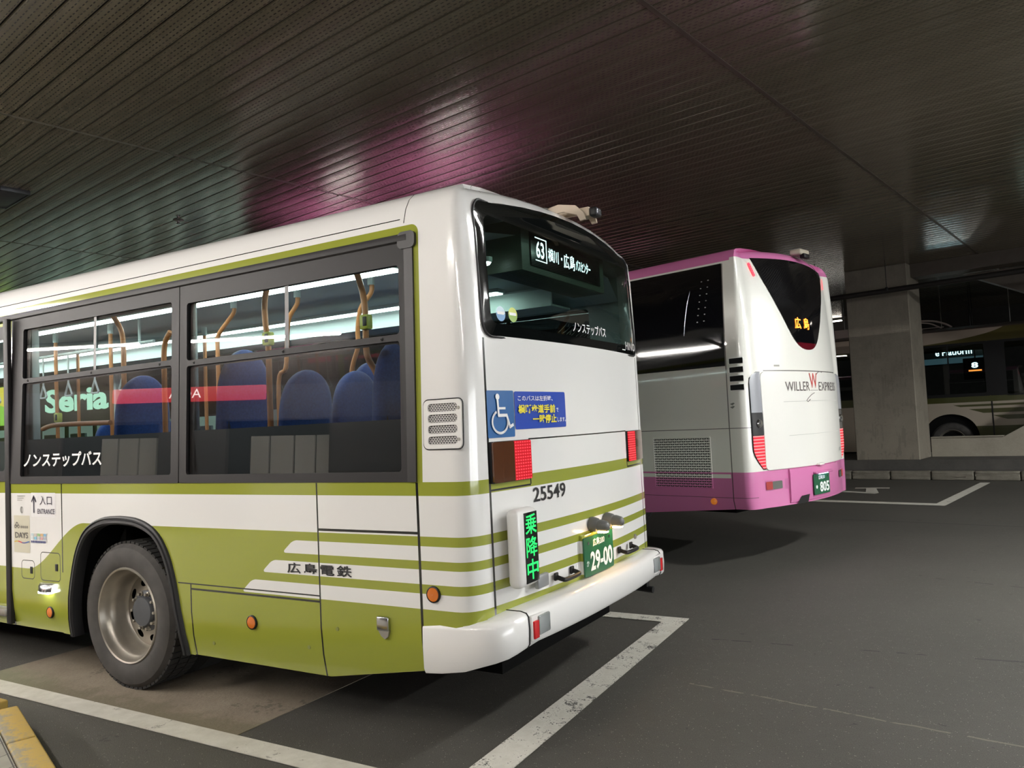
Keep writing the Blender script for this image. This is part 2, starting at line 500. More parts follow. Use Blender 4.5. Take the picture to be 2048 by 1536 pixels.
# hung low over the pink coach
def hung_light(x, y, z):
    t = panel_light((x, y, z), 1.2, .28, A_I0, (1.0, .93, .84), E_ROOF, 'hanging light close above the pink coach roof', 'lights over the coach')
    b = MB()
    b.tube([(-.45, 0, .05), (-.45, 0, Z_CEIL - z)], .012, 6); b.build('suspension_rod', m_housing, t)
    b = MB(); b.tube([(.45, 0, .05), (.45, 0, Z_CEIL - z)], .012, 6); b.build('suspension_rod', m_housing, t)
A_I0 = math.radians(-15)
for (x, y) in ((-5.9, 8.5), (-9.6, 9.6)): hung_light(x, y, 4.45)
for k, (x, y) in enumerate(((8.0, 19.4), (7.5, 24.0), (-2.9, 27.9), (-10, 16.5), (-16, 17.5))):
    tube_light((x, y, Z_CEIL - .06), 2.4, A_GRID, (1, .9, .78), E_FAR, 'fluorescent tube over the far lanes', 'tubes over the far lanes')

def low_tube(x, y, z):  # hidden tube added to make the far ceiling glow
    t = tube_light((x, y, z), 2.4, A_GRID, (1, .95, .86), 9.0, 'tube added out of sight behind the far bus to light the ceiling', 'added tubes behind the far bus')
    for s in (-1, 1):
        b = MB(); b.tube([(s * .9, 0, .05), (s * .9, 0, Z_CEIL - z)], .01, 6); b.build('suspension_rod', m_housing, t)
for (x, y) in ((2.4, 24.0), (-2.2, 24.8)): low_tube(x, y, 3.72)

# ================================================================== far island: pillar, plinth, kerb, parapet
A_I = math.radians(-9.5)
IO = Vector((1.03, 17.07, 0))
def ip(u, v, z=0): return IO + Vector((u * math.cos(A_I) - v * math.sin(A_I), u * math.sin(A_I) + v * math.cos(A_I), z))
def concrete(name, c0, c1, sc=1.6, stain=True, streak=False):
    m = Mat(name); x, y, z = m.xyz()
    n = m.noise(sc, 6, .65).map(.3, .7, 0, 1); n2 = m.noise(28, 4, .7).map(.3, .7, 0, 1)
    c = m.mix(n, c0, c1); c = m.mix(n2 * .25, c, tuple(q * 1.25 for q in c1))
    if stain:
        s = (m.noise(2.1, 5, .7) + (m.noise(3, 3, vec=m.vec(x * 6, y * 6, z * .5)) - .5) * .5).gt(.56) * z.map(.3, 3.2, .55, .1)
        c = m.mix(s, c, tuple(q * .5 for q in c0))
        band = z.map(1.9, 2.4, 1, 0) * .35
        c = m.mix(band, c, tuple(q * 1.35 for q in c1))
    m.base(c); m.set(Roughness=.8); m.bump(n2, .004, .5)
    return m.m
m_conc = concrete('pillar_concrete', (.15, .13, .105), (.235, .21, .17))
m_conc_wall = concrete('parapet_concrete', (.26, .235, .19), (.36, .33, .27), 1.2, False)
m_conc_dark = concrete('kerb_deck', (.05, .048, .045), (.085, .08, .072), 2, False)
m_kerb = concrete('kerb_stone', (.11, .1, .08), (.2, .185, .15), 3, False)
def isl(name, b, mat, label, kind='structure', cat=None):
    o = b.build(name, mat, smooth=0); o.location = IO; o.rotation_euler = (0, 0, A_I); tag(o, label, cat, kind=kind); return o
b = MB(); b.box(-1.394, 0, 0, 1.14, .42, Z_CEIL - .002, .015, 1)
isl('pillar', b, m_conc, 'square grey concrete pillar standing between the coach and the far bus')
b = MB(); b.box(-14, 12, -.06, 2.0, 0, .43); isl('pillar_plinth', b, m_conc_dark, 'dark plinth under the concrete pillar')
b = MB(); b.box(-14, 12, -.3, -.06, 0, .2); isl('kerb_deck', b, m_conc_dark, 'dark strip of deck between plinth and kerb stones')
# kerb stones, each its own block with a chipped face
ks = None
def kerb_stone(seed, L=.83):
    r = random.Random(seed); b = MB()
    b.box(0, L, -.46, -.29, 0, .2, .025, 2)
    bmesh.ops.subdivide_edges(b.bm, edges=[e for e in b.bm.edges if e.calc_length() > .1], cuts=5, use_grid_fill=True)
    for v in b.bm.verts:
        if v.co.y < -.3 and .03 < v.co.z < .19: v.co.y += r.uniform(-.008, .02); v.co.z += r.uniform(-.012, .012)
    return b
protos = [kerb_stone(s).build('kerb_stone', m_kerb, smooth=40) for s in (3, 9, 14)]
for k in range(-7, 9):
    o = protos[k % 3] if k in (-7, -6, -5) else protos[k % 3].copy()
    if o.name not in COL.objects: COL.objects.link(o)
    o.location = ip(k * .85 - .55, 0, 0); o.rotation_euler = (0, 0, A_I)
    tag(o, 'chipped concrete kerb stone edging the far island in front of the pillar', 'kerb stone', 'kerb stones of the far island')
# parapet with a rising end
prof = [(.02, .43), (9, .43), (9, 3.0), (5.2, 3.0), (1.52, .87), (.02, .88)]
b = MB(); b.prism(prof, lambda u, z: (u, 1.12, z), lambda u, z: (u, 1.34, z)); isl('wall_far', b, m_conc_wall, 'low concrete parapet rising to the right beside the pillar')
b = MB(); b.box(.02, 1.53, 1.09, 1.37, .875, .905, .008, 1); isl('wall_coping', b, m_conc_wall, 'thin coping on the low parapet')

# pipe along the ceiling in front of the pillar
def build_pipe():
    P0 = Vector((.06, 13.95, 4.26)); P1 = Vector((3.27, 15.8, 4.66))
    t = empty('service_pipe', (0, 0, 0)); tag(t, 'long dark service pipe hung across the concrete pillar', 'pipe')
    a = ip(-8, -.42, 4.27); e = ip(9, -.42, 4.5)
    b = MB(); b.tube([a, e], .062, 14); b.build('tube', simple('dark_pipe', (.014, .012, .011), .5), t)
    for u in (-4.2, -1.95, -.35, 2.6, 5.2):
        p = a.lerp(e, (u + 8) / 17); b = MB(); b.tube([p, (p.x, p.y, Z_CEIL)], .009, 6)
        b.box(p.x - .03, p.x + .03, p.y - .075, p.y + .075, p.z - .012, p.z + .075, .004); b.build('hanger_rod', m_black, t)
build_pipe()
# bulkhead and beam on the right behind the pillar
m_beam = simple('brown_painted_beam', (.085, .07, .058), .6, vary=.1)
b = MB(); b.box(-.02, 14, .35, .9, 4.72, Z_CEIL); isl('beam', b, m_beam, 'brown beam under the ceiling right of the pillar')
b = MB(); b.prism([(1.0, 4.7), (6, 4.7), (6, 2.6), (5.2, 2.6)], lambda u, z: (u, .95, z), lambda u, z: (u, 1.6, z)); isl('bulkhead_slab', b, m_beam, 'sloping brown bulkhead under the beam')

# ================================================================== generic bus body: rings of a plan outline, lifted and drawn in towards the roof
def plan_outline(L, Wd, xs, corner, ys_rear, bow, cx=.2, cy=.17):
    # returns list of (x, y, rearweight, tag) from front-left round the rear to front-right (left side is y = 0)
    c = Wd / 2; P = []
    half = c - cy
    def bx(y): return -bow * ((y - c) / half) ** 2
    for x in xs: P.append((x, 0.0, 0.0))
    n = 6; x0 = -cx; xr = bx(cy); ctl = (xr - .012, 0.0)
    for k in range(n):
        t = k / n
        if k == 0: P.append((x0, 0.0, 0.0)); continue
        x = (1 - t) ** 2 * x0 + 2 * t * (1 - t) * ctl[0] + t * t * xr
        y = 2 * t * (1 - t) * ctl[1] + t * t * cy
        P.append((x, y, t))
    for y in ys_rear: P.append((bx(y), y, 1.0))
    for q in reversed(P[:len(xs) + n]): P.append((q[0], Wd - q[1], q[2]))
    return P, bx

class Body:
    def __init__(s, Wd, bow, cy, levels, outline, zbot, cap):
        s.cap = cap; s.ztr = levels[-1][0] - .19; s.arch_t = [(l[0], l[3]) for l in levels]; s.Wd = Wd; s.c = Wd / 2; s.bow = bow; s.cy = cy; s.lv = levels; s.out = outline; s.zbot = zbot
        s.side_t = [(l[0], l[1]) for l in levels]; s.rear_t = [(l[0], l[2]) for l in levels]
        rl = sorted((y, x) for x, y, w in outline if w > 0 or abs(y) < 1e-6 or abs(y - Wd) < 1e-6)
        s.xy = [(0.0, max(x for x, y, w in outline if y == 0.0))] + [(y, x) for x, y, w in sorted(((a, b, q) for a, b, q in outline if q > 0), key=lambda t: t[1])] + [(Wd, max(x for x, y, w in outline if y == 0.0))]
    def inset(s, z): return interp(s.side_t, z)
    def shr(s, y, z):
        return s.c + (y - s.c) * (1 - s.inset(z) / s.c)
    def side(s, x, z, off=0.0):               # a point on the left side
        return Vector((x, s.inset(z) - off, z))
    def ky(s, si, w):
        # the sides lean in; the rear face keeps its width until the roof curve begins
        return (1 - min(si, s.cap) / s.c * (1 - min(w, 1.0))) * (1 - max(0.0, si - s.cap) / s.c)
    def rear(s, y, z, off=0.0):               # a point on the rear face and its rounded corners
        si = s.inset(z); yo = s.c + (y - s.c) / s.ky(si, 1.0)
        if abs(yo - s.c) > s.c - s.cy: yo = s.c + (y - s.c) / s.ky(si, .5)
        x = interp(s.xy, min(max(yo, 0.0), s.Wd))
        ze = z - interp(s.arch_t, z - .5 * interp(s.arch_t, z)) * max(0.0, 1 - ((y - s.c) / (s.c - s.cy)) ** 2)
        return Vector((x - interp(s.rear_t, ze) + off, y, z))
    def ring(s, i):
        z, si, ri, ar = s.lv[i]; R = []
        for x, y, w in s.out:
            a = ar * max(0.0, 1 - ((y - s.c) / (s.c - s.cy)) ** 2) * (1.0 if w >= 1 else 0.0)
            drop = max(0.0, z - s.ztr) * .2 * math.sin(math.pi * w) if 0 < w < 1 else 0.0
            if abs(y - s.c) > s.c - s.cy - .12 and w >= 1: drop = max(0.0, z - s.ztr) * .04
            R.append(Vector((x - ri * w, s.c + (y - s.c) * s.ky(si, w), max(z, s.zbot(x, w)) + a - drop)))
        return R

# ================================================================== the green and white city bus
LV = [(.32, .035, .0, 0), (.45, .012, 0, 0), (.6, 0, 0, 0), (.9, 0, 0, 0), (1.25, 0, 0, 0), (1.413, 0, 0, 0), (1.8, .016, 0, 0), (2.165, .030, .002, 0),
      (2.5, .041, .012, 0), (2.73, .048, .022, .05), (2.80, .055, .03, .075), (2.88, .078, .04, .088), (2.94, .115, .065, .062), (2.98, .165, .1, .045),
      (3.008, .25, .16, .035), (3.03, .45, .32, .022), (3.045, .8, .6, .01)]
XS = [-10.25, -10.15, -9.9, -9.0, -7.9, -6.8, -5.6, -5.42, -4.40, -4.367, -3.72, -3.0, -2.25, -1.6, -1.09, -.42]
YR = [.17, .2, .28, .45, .65, .85, 1.05, 1.2425, 1.435, 1.635, 1.835, 2.035, 2.205, 2.285, 2.315]
OUT, BX = plan_outline(10.25, 2.485, XS, .15, YR, .07)
def zb_bus(x, w):
    if w > 0 or x > -.41: return .62
    return interp([(-1.09, .325), (-.41, .437)], x)
BUS = Body(2.485, .07, .17, LV, OUT, zb_bus, .078)
bus = empty('city_bus', (0, 0, 0))
tag(bus, 'green and white city bus parked nearest, with 25549 on its rear', 'bus')

def bus_paint():
    m = Mat('bus_livery'); x, y, z = m.xyz()
    side = y.lt(.12).mx(y.gt(2.365)); 
    left = x.lt(-.25)
    belt = z.box(1.341, 1.412)
    # green frame round the side windows with a round top corner
    r = .05
    cxn = (x + .372 + r).mx(0.0); czn = (z - 2.785 + r).mx(0.0)
    fr = (cxn.sq() + czn.sq()).lt(r * r) * z.gt(1.341) * left
    # lower green field with white bars
    wave = x.map(-4.12, -3.38, 0, 1)
    s = wave * wave * (wave * -2.0 + 3.0)
    top = s * .357 + .775
    low = z.lt(top)
    def bar(z0, z1, xa):
        # slanted left end with rounded corners
        h = z1 - z0; r = .02
        e = ((x - xa) - (z - z0) * 1.22) * .634
        u = (e * -1.0 + r).mx(0.0); v = ((z - (z0 + z1) / 2).ab() - (h / 2 - r)).mx(0.0)
        return (u.sq() + v.sq()).lt(r * r)
    b1 = bar(1.007, 1.082, -1.412); b2 = bar(.887, .962, -1.585); b3 = bar(.760, .839, -1.765)
    bars = b1.mx(b2).mx(b3)
    green = (low * bars.inv()).mx(belt).mx(fr)
    n = m.noise(1.5, 3)
    c = m.mix(green, (.80, .79, .775), (.285, .315, .042))
    # panel gaps
    sk = (z.lt(1.41))
    def vl(x0, za, zb, w): return (x - x0).ab().lt(w) * z.box(za, zb)
    sd = y.lt(.2)
    g = vl(-1.122, .3, 1.41, .0055).mx(vl(-.411, .42, 1.41, .008)).mx(vl(-3.658, .77, 1.41, .006)).mx(vl(-4.372, .3, 2.74, .013)).mx(vl(-.47, 2.80, 2.99, .0025))
    g = g.mx((z - 1.148).ab().lt(.007) * x.box(-1.122, -.411)).mx((z - .777).ab().lt(.004) * x.box(-2.36, -1.122)).mx((z - .745).ab().lt(.006) * x.box(-2.232, -1.122)).mx(vl(-2.235, .3, .775, .006))
    g = g.mx((z - 2.826).ab().lt(.003) * x.lt(-.5))
    def hatch(x0, x1, z0, z1, r, w):
        cx, cz, hx, hz = (x0 + x1) / 2, (z0 + z1) / 2, (x1 - x0) / 2 - r, (z1 - z0) / 2 - r
        dx = ((x - cx).ab() - hx).mx(0.0); dz = ((z - cz).ab() - hz).mx(0.0)
        d = (dx.sq() + dz.sq())._m('SQRT')
        return (d - r).ab().lt(w)
    g = g.mx(hatch(-3.945, -3.69, .70, .905, .03, .003)).mx(hatch(-4.205, -4.03, .70, .835, .03, .003))
    g = g * sd
    rear = x.gt(-.28)
    rg = ((y - .172).ab().lt(.008)).mx((y - 2.313).ab().lt(.008)) * z.box(.6, 2.15) * rear
    # lamp pods and the flap between them
    rg = rg.mx(((z - 1.604).ab().lt(.004) * y.box(.535, 1.95) + ((y - .537).ab().lt(.006) + (y - 1.948).ab().lt(.006)) * z.box(1.355, 1.606) + (z - 1.352).ab().lt(.005) * (y.lt(.537) + y.gt(1.948)) * y.box(.17, 2.31)) * rear)
    rg = rg.mx((y - .33).ab().lt(.002) * z.gt(2.97) * rear)
    rg = rg.mn(1.0)
    c = m.mix(g.mx(rg), c, (.012, .012, .012))
    m.base(c); m.set(Roughness=.16, Coat_Weight=.5, Coat_Roughness=.03)
    return m.m
m_bus = bus_paint()
WIN_X0, WIN_X1 = -4.367, -.42
def bus_body():
    b = MB(); R = [BUS.ring(i) for i in range(len(LV))]
    V = [[b.bm.verts.new(p) for p in r] for r in R]
    n = len(OUT)
    for i in range(len(LV) - 1):
        z0, z1 = LV[i][0], LV[i + 1][0]
        for j in range(n):
            k = (j + 1) % n
            if k == 0: pass
            xa, ya, wa = OUT[j]; xb, yb, wb = OUT[k]
            xm, ym = (xa + xb) / 2, (ya + yb) / 2
            sidef = (wa == 0 and wb == 0 and k != 0)
            if sidef:
                lft = ym < 1
                if lft and -5.42 < xm < -4.40 and .45 <= z0 and z1 <= 2.74: continue           # door
                if lft and -3.72 < xm < -2.25 and z1 <= 1.26: continue                          # wheel arch
                if WIN_X0 < xm < WIN_X1 and 1.41 < z0 and z1 <= 2.735: continue                 # side windows
                if -10.1 < xm < -5.42 and 1.41 < z0 and z1 <= 2.735: continue
                if not lft and -5.42 < xm < -4.367 and 1.41 < z0 and z1 <= 2.735: continue
            if wa >= 1 and wb >= 1 and .2 - 1e-6 <= ya and yb <= 2.285 + 1e-6 and 2.16 < z0 and z1 <= 2.885: continue   # rear window
            b.face([V[i][j], V[i][k], V[i + 1][k], V[i + 1][j]])
    # roof cap
    top = V[-1]; m = n // 2
    for j in range(m - 1 + (n % 2)):
        q = [top[j], top[j + 1], top[n - 2 - j], top[n - 1 - j]]
        if len(set(q)) > 2: b.face(list(dict.fromkeys(q)))
    # left panel with the wheel arch
    half = [(.657, .315), (.652, .40), (.63, .55), (.60, .70), (.555, .86), (.50, .98), (.42, 1.08), (.31, 1.145), (.17, 1.182), (0, 1.192)]
    hs = smooth_path([(a, q, 0) for a, q in half], 3)
    arch = [(-2.957 + p.x, p.y) for p in hs] + [(-2.957 - p.x, p.y) for p in reversed(hs[:-1])]
    lo = [(-3.72, .32)] + [(arch[-1][0], .32)] + [(p[0], max(p[1], .32)) for p in reversed(arch)][1:-1] + [(arch[0][0], .32), (-2.25, .32), (-2.25, 1.25), (-3.72, 1.25)]
    ext = [(x, z) for z in (.45, .6, .9) for x in (-3.72, -3.68, -3.65, -2.28, -2.25)] + [(x, 1.21) for x in (-3.6, -3.2, -2.9, -2.5)] + [(-3.72, z) for z in (.45, .6, .9)] + [(-2.25, z) for z in (.45, .6, .9)]
    b.fill(lo, [], lambda x, z: BUS.side(x, z), ext)
    o = b.build('body', m_bus, bus, smooth=40)
    return arch
ARCH = bus_body()
def build_arch():
    b = MB(); prof = [(0, .0), (-.004, .014), (-.014, .02), (-.02, .012), (-.026, .012), (-.03, .022), (-.046, .024), (-.058, .012), (-.06, -.02), (-.055, -.06)]
    rows = []
    n = len(ARCH)
    for i, (x, z) in enumerate(ARCH):
        a = Vector(ARCH[max(i - 1, 0)]); c = Vector(ARCH[min(i + 1, n - 1)]); t = (c - a).normalized(); nn = Vector((t.y, -t.x))
        if nn.dot(Vector((x + 2.957, z - .5))) < 0: nn = -nn
        rows.append([BUS.side(x + nn.x * q, max(z + nn.y * q, .31), 0) + Vector((0, -o, 0)) for q, o in prof])
    b.grid(rows); b.build('wheel_arch_moulding', m_rubber, bus, smooth=25)
build_arch()
# underside and floor of the saloon
b = MB(); b.box(-10.1, -.25, .5, 2.0, .30, .55); b.box(-10.1, -3.75, .06, 2.42, .34, .42); b.box(-2.2, -1.2, .06, 2.42, .36, .46); b.box(-1.2, -.3, .06, 2.42, .47, .55)
b.build('chassis', m_dark, bus)
b = MB()
rows = []
for x, z in ARCH: rows.append([(-2.957 + (x + 2.957) * .955, y, z - (.02 if z > .9 else 0)) for y in (.05, .62)])
b.grid(rows); b.box(-3.65, -2.26, .62, .66, .3, 1.2); b.build('wheel_housing', m_dark, bus)
b = MB(); b.box(-3.65, -2.26, 1.9, 1.94, .3, 1.2); b.box(-3.68, -3.63, .1, 2.44, .35, 1.2); b.box(-2.28, -2.24, .1, 2.44, .35, 1.2); b.build('wheel_housing', m_dark, bus)

# ---- wheels
def tyre_mat():
    m = Mat('tyre_rubber'); n = m.noise(9, 4).map(.3, .7, 0, 1)
    m.base(m.mix(n, (.03, .028, .026), (.055, .05, .046))); m.set(Roughness=.75); return m.m
m_tyre = tyre_mat()
m_tread = simple('tread_rubber', (.018, .017, .016), .9)
m_rim = simple('wheel_steel', (.40, .37, .32), .34, .75, vary=.1)
m_hub = simple('hub_grey', (.085, .09, .1), .45, .3)
def wheel(name, x, z, y, flip=False, dual=True):
    # local z of the lathe is the axle, outward = -y
    R = .503
    mt = Matrix.Translation((0, 0, 0)) @ Matrix.Rotation(math.pi / 2, 4, 'X')
    def L(prof): return [(r, -h) for r, h in prof]
    b = MB()
    tyre = [(.318, .02), (.325, .0), (.345, -.012), (.39, -.018), (.43, -.016), (.462, -.006), (.478, .012), (.488, .022)]
    b.lathe([(r, -h) for r, h in tyre], 64, mt)
    b.mi = 1
    n = 64
    b.lathe([(r, -h) for r, h in [(.486, .02), (.492, .03), (.493, .2), (.492, .24), (.486, .25)]], n, mt)
    b.mi = 0
    b.lathe([(r, -h) for r, h in [(.488, .248), (.478, .258), (.43, .285), (.345, .28), (.318, .25)]], n, mt)
    b.mi = 1
    for k in range(n // 2 * 2):
        a = 2 * math.pi * k / n
        for (h0, h1, tw) in ((.018, .085, .0), (.098, .17, .5), (.183, .252, .0)):
            a2 = a + tw * 2 * math.pi / n
            m2 = Matrix.Rotation(a2, 4, 'Y')
            b.box(-.0185, .0185, h0, h1, .488, R, .0, mtx=m2)
    if dual:
        for r0, r1 in ((.34, .49),):
            b.lathe([(r, -h) for r, h in [(r0, .34), (.45, .335), (.49, .36), (R, .37), (R, .56), (.49, .58), (r0, .57)]], n, mt)
    w = b.build(name, [m_tyre, m_tread], bus, smooth=30, flip=None)
    w.location = (x, y, z)
    b = MB()
    b.lathe([(r, -h) for r, h in [(.322, .012), (.328, -.004), (.322, -.012), (.312, -.008), (.304, .01), (.300, .03), (.285, .045), (.276, .06), (.268, .10), (.262, .15), (.25, .168), (.247, .172)]], 64, mt)
    hol = [circle(.192 * math.cos(a), .192 * math.sin(a), .036, 16) for a in [2 * math.pi * (k + .3) / 8 for k in range(8)]]
    hol = []
    for k in range(8):
        a = 2 * math.pi * (k + .3) / 8
        hol.append([((.195 + .026 * math.cos(q)) * math.cos(a) - .040 * math.sin(q) * math.sin(a), (.195 + .026 * math.cos(q)) * math.sin(a) + .040 * math.sin(q) * math.cos(a)) for q in [2 * math.pi * i / 18 for i in range(18)]])
    f_ = lambda u, v: (u, .172 - .022 * max(0, 1 - (math.hypot(u, v) - .12) / .127), v)
    b.fill(circle(0, 0, .247, 64), hol + [circle(0, 0, .075, 24)], f_, [(r * math.cos(t), r * math.sin(t)) for r in (.12, .15, .235) for t in [2 * math.pi * i / 32 for i in range(32)]])
    b.build('rim', m_rim, w, smooth=35)
    b = MB(); b.lathe([(r, -h) for r, h in [(.142, .16), (.142, .145), (.13, .138), (.108, .135), (.104, .115), (.098, .106), (.06, .102), (.001, .102)]], 32, mt); b.build('hub', m_hub, w, smooth=35)
    b = MB(); b.lathe([(r, -h) for r, h in [(.27, .32), (.27, .2), (.001, .2)]], 32, mt); b.build('brake_drum', m_dark, w)
    pr = None
    for k in range(10):
        a = 2 * math.pi * k / 10
        if pr is None:
            b = MB(); b.lathe([(.017, .0), (.017, .016), (.011, .018), (.011, .036), (.008, .04), (.001, .04)], 6, Matrix.Rotation(math.pi / 2, 4, 'X'))
            o = pr = b.build('wheel_nut', m_rim, w, smooth=0)
        else: o = pr.copy(); COL.objects.link(o)
        o.location = (.123 * math.cos(a), .145, .123 * math.sin(a))
    if flip: w.rotation_euler = (0, 0, math.pi)
    return w
w0 = wheel('wheel', -2.985, .504, .055)
w1 = copy_tree(w0, bus); w1.location = (-2.985, 2.43, .504); w1.rotation_euler = (0, 0, math.pi)
w2 = copy_tree(w0, bus); w2.location = (-7.95, .055, .504)
w3 = copy_tree(w0, bus); w3.location = (-7.95, 2.43, .504); w3.rotation_euler = (0, 0, math.pi)
b = MB(); b.tube([(-2.985, .4, .504), (-2.985, 2.1, .504)], .11, 12); b.build('axle', m_dark, bus)

# ---- side windows
m_frame = simple('window_frame', (.018, .0165, .0175), .5, spec=.2)
m_frame_dk = simple('window_gasket', (.012, .011, .012), .4)
g_up = glass('clear_window_glass', (.66, .74, .72), 1.55, 1.5)
g_low = glass('smoked_window_glass', (.46, .50, .52), 2.4, 1.55)
def side_window(xa, xb, ga, gb, zt, zbar, xm, fit=True):
    f = lambda x, z: BUS.side(x, z, .006)
    fr = MB()
    o_ = rrect(xa, xb, 1.413, 2.728, .012, 2)
    h1 = rrect(ga, gb, 1.466, zbar - .018, .02, 3); h2 = rrect(ga, gb, zbar + .018, zt, .02, 3)
    ext = [(x, z) for z in (1.8, 2.5) for x in (xa, xb)]
    fr.fill(o_, [h1, h2], f, [])
    w = fr.build('side_window', m_frame, bus, smooth=0)
    sol = w.modifiers.new('thick', 'SOLIDIFY'); sol.thickness = .03; sol.offset = -1
    def flat(z0, z1, d):      # each pane is a flat sheet between two heights
        i0, i1 = BUS.inset(z0) - d, BUS.inset(z1) - d
        return lambda x, z: Vector((x, i0 + (i1 - i0) * (z - z0) / (z1 - z0), z))
    gq = lambda x, z: BUS.side(x, z, -.002)
    b = MB(); b.fill([(ga - .01, 1.456), (gb + .01, 1.456), (gb + .01, zbar), (ga - .01, zbar)], [], flat(1.456, zbar, -.010)); b.build('lower_pane', g_low, w, smooth=0)
    for (a, c_) in ((ga - .01, xm), (xm, gb + .01)):
        b = MB(); b.fill([(a, zbar), (c_, zbar), (c_, zt + .01), (a, zt + .01)], [], flat(zbar, zt + .01, -.010)); b.build('sliding_pane', g_up, w, smooth=0)
    b = MB(); b.fill([(xm - .016, zbar), (xm + .016, zbar), (xm + .016, zt), (xm - .016, zt)], [], gq); 
    b.build('slider_bar', m_frame_dk, w, smooth=0)
    # dark printed edge of the panes
    b = MB(); b.fill(rrect(ga - .005, gb + .005, 1.46, zbar - .012, .02, 2), [rrect(ga + .045, gb - .018, 1.475, zbar - .03, .03, 3)], lambda x, z: BUS.side(x, z, -.022)); b.build('printed_edge', m_frame_dk, w, smooth=0)
    b = MB(); b.fill(rrect(ga - .005, gb + .005, zbar + .012, zt + .005, .02, 2), [rrect(ga + .05, gb - .003, zbar + .022, zt - .003, .01, 2)], lambda x, z: BUS.side(x, z, -.022)); b.build('printed_edge', m_frame_dk, w, smooth=0)
    for t in (.04, .5, .93):
        x = ga + (gb - ga) * t
        b = MB(); b.lathe([(.009, 0), (.009, .004), (.004, .005), (.004, .001), (.0005, .001)], 10, Matrix.Translation(BUS.side(x, zbar, .006)) @ Matrix.Rotation(math.pi / 2, 4, 'X')); b.build('screw', m_black, w)
    return w
sw1 = side_window(-4.362, -2.328, -4.205, -2.405, 2.603, 2.20, -3.274)
sw2 = side_window(-2.320, -.455, -2.252, -.505, 2.575, 2.182, -1.353)
for k in range(4):
    side_window(-6.55 - 1.12 * k, -5.45 - 1.12 * k, -6.48 - 1.12 * k, -5.52 - 1.12 * k, 2.6, 2.19, -6.0 - 1.12 * k)
# rain rail over the windows and the black post at their rear end
b = MB(); b.grid([[BUS.side(x, z, o) for z, o in ((2.742, .002), (2.738, .016), (2.722, .02), (2.70, .018), (2.692, .008))] for x in (-10.1, -4.4, -2.3, -.44)]); b.build('rain_rail', m_frame, bus)
b = MB(); b.fill(rrect(-.462, -.405, 1.413, 2.735, [.0, .0, .03, 0], 4), [], lambda x, z: BUS.side(x, z, .012), [(-.462, 1.8), (-.462, 2.5), (-.405, 1.8), (-.405, 2.5)]); o = b.build('window_post', m_frame_dk, bus, smooth=0)
s_ = o.modifiers.new('thick', 'SOLIDIFY'); s_.thickness = .03; s_.offset = -1
b = MB(); b.fill(rrect(-.50, -.385, 2.655, 2.748, .03, 5), [], lambda x, z: BUS.side(x, z, .018)); o = b.build('corner_cap', m_frame_dk, bus, smooth=0)
s_ = o.modifiers.new('thick', 'SOLIDIFY'); s_.thickness = .03; s_.offset = -1
# right side windows (far side)
def far_side(x, z, off=0): p = BUS.side(x, z, off); return Vector((p.x, 2.485 - p.y, p.z))
for (xa, xb) in ((-2.32, -.42), (-4.36, -2.33), (-6.7, -4.38), (-10.1, -6.72)):
    b = MB(); b.fill([(xa, 1.36), (xb + (.2 if xb > -1 else 0), 1.36), (xb + (.2 if xb > -1 else 0), 2.80), (xa, 2.80)], [rrect(xa + .06, xb - .06, 1.62, 2.58, .03)], lambda x, z: far_side(x, z, -.03)); w = b.build('side_window', simple('inner_window_trim', (.33, .36, .36), .5), bus, smooth=0)
    b = MB(); b.fill([(xa + .05, 1.61), (xb - .05, 1.61), (xb - .05, 2.59), (xa + .05, 2.59)], [], lambda x, z: far_side(x, z, .002)); b.build('pane', g_up, w, smooth=0)

# ---- entrance door at the left end
def door():
    f = lambda x, z: BUS.side(x, z, -.01)
    b = MB(); b.fill(rrect(-5.41, -4.395, .46, 2.73, .02, 2), [rrect(-5.3, -4.43, 1.50, 2.56, .04, 4)], f, [(x, z) for z in (.6, .9, 1.25, 1.42) for x in (-5.41, -4.395)])
    d = b.build('entrance_door', m_bus, bus, smooth=0)
    b = MB(); b.fill(rrect(-5.35, -4.40, 1.43, 2.66, .03, 3), [rrect(-5.29, -4.44, 1.51, 2.55, .04, 4)], lambda x, z: BUS.side(x, z, -.002)); b.build('door_frame', m_frame, d, smooth=0)
    b = MB(); b.fill(rrect(-5.31, -4.42, 1.49, 2.57, .04, 3), [], lambda x, z: BUS.side(x, z, -.012)); b.build('pane', g_up, d, smooth=0)
    b = MB(); b.box(-4.41, -4.345, -.012, .02, .34, 2.7, .006); b.build('door_post', m_frame, d)
    b = MB(); b.box(-5.4, -4.40, -.03, .06, .40, .455, .006); b.build('door_step', m_steel, d)
door()

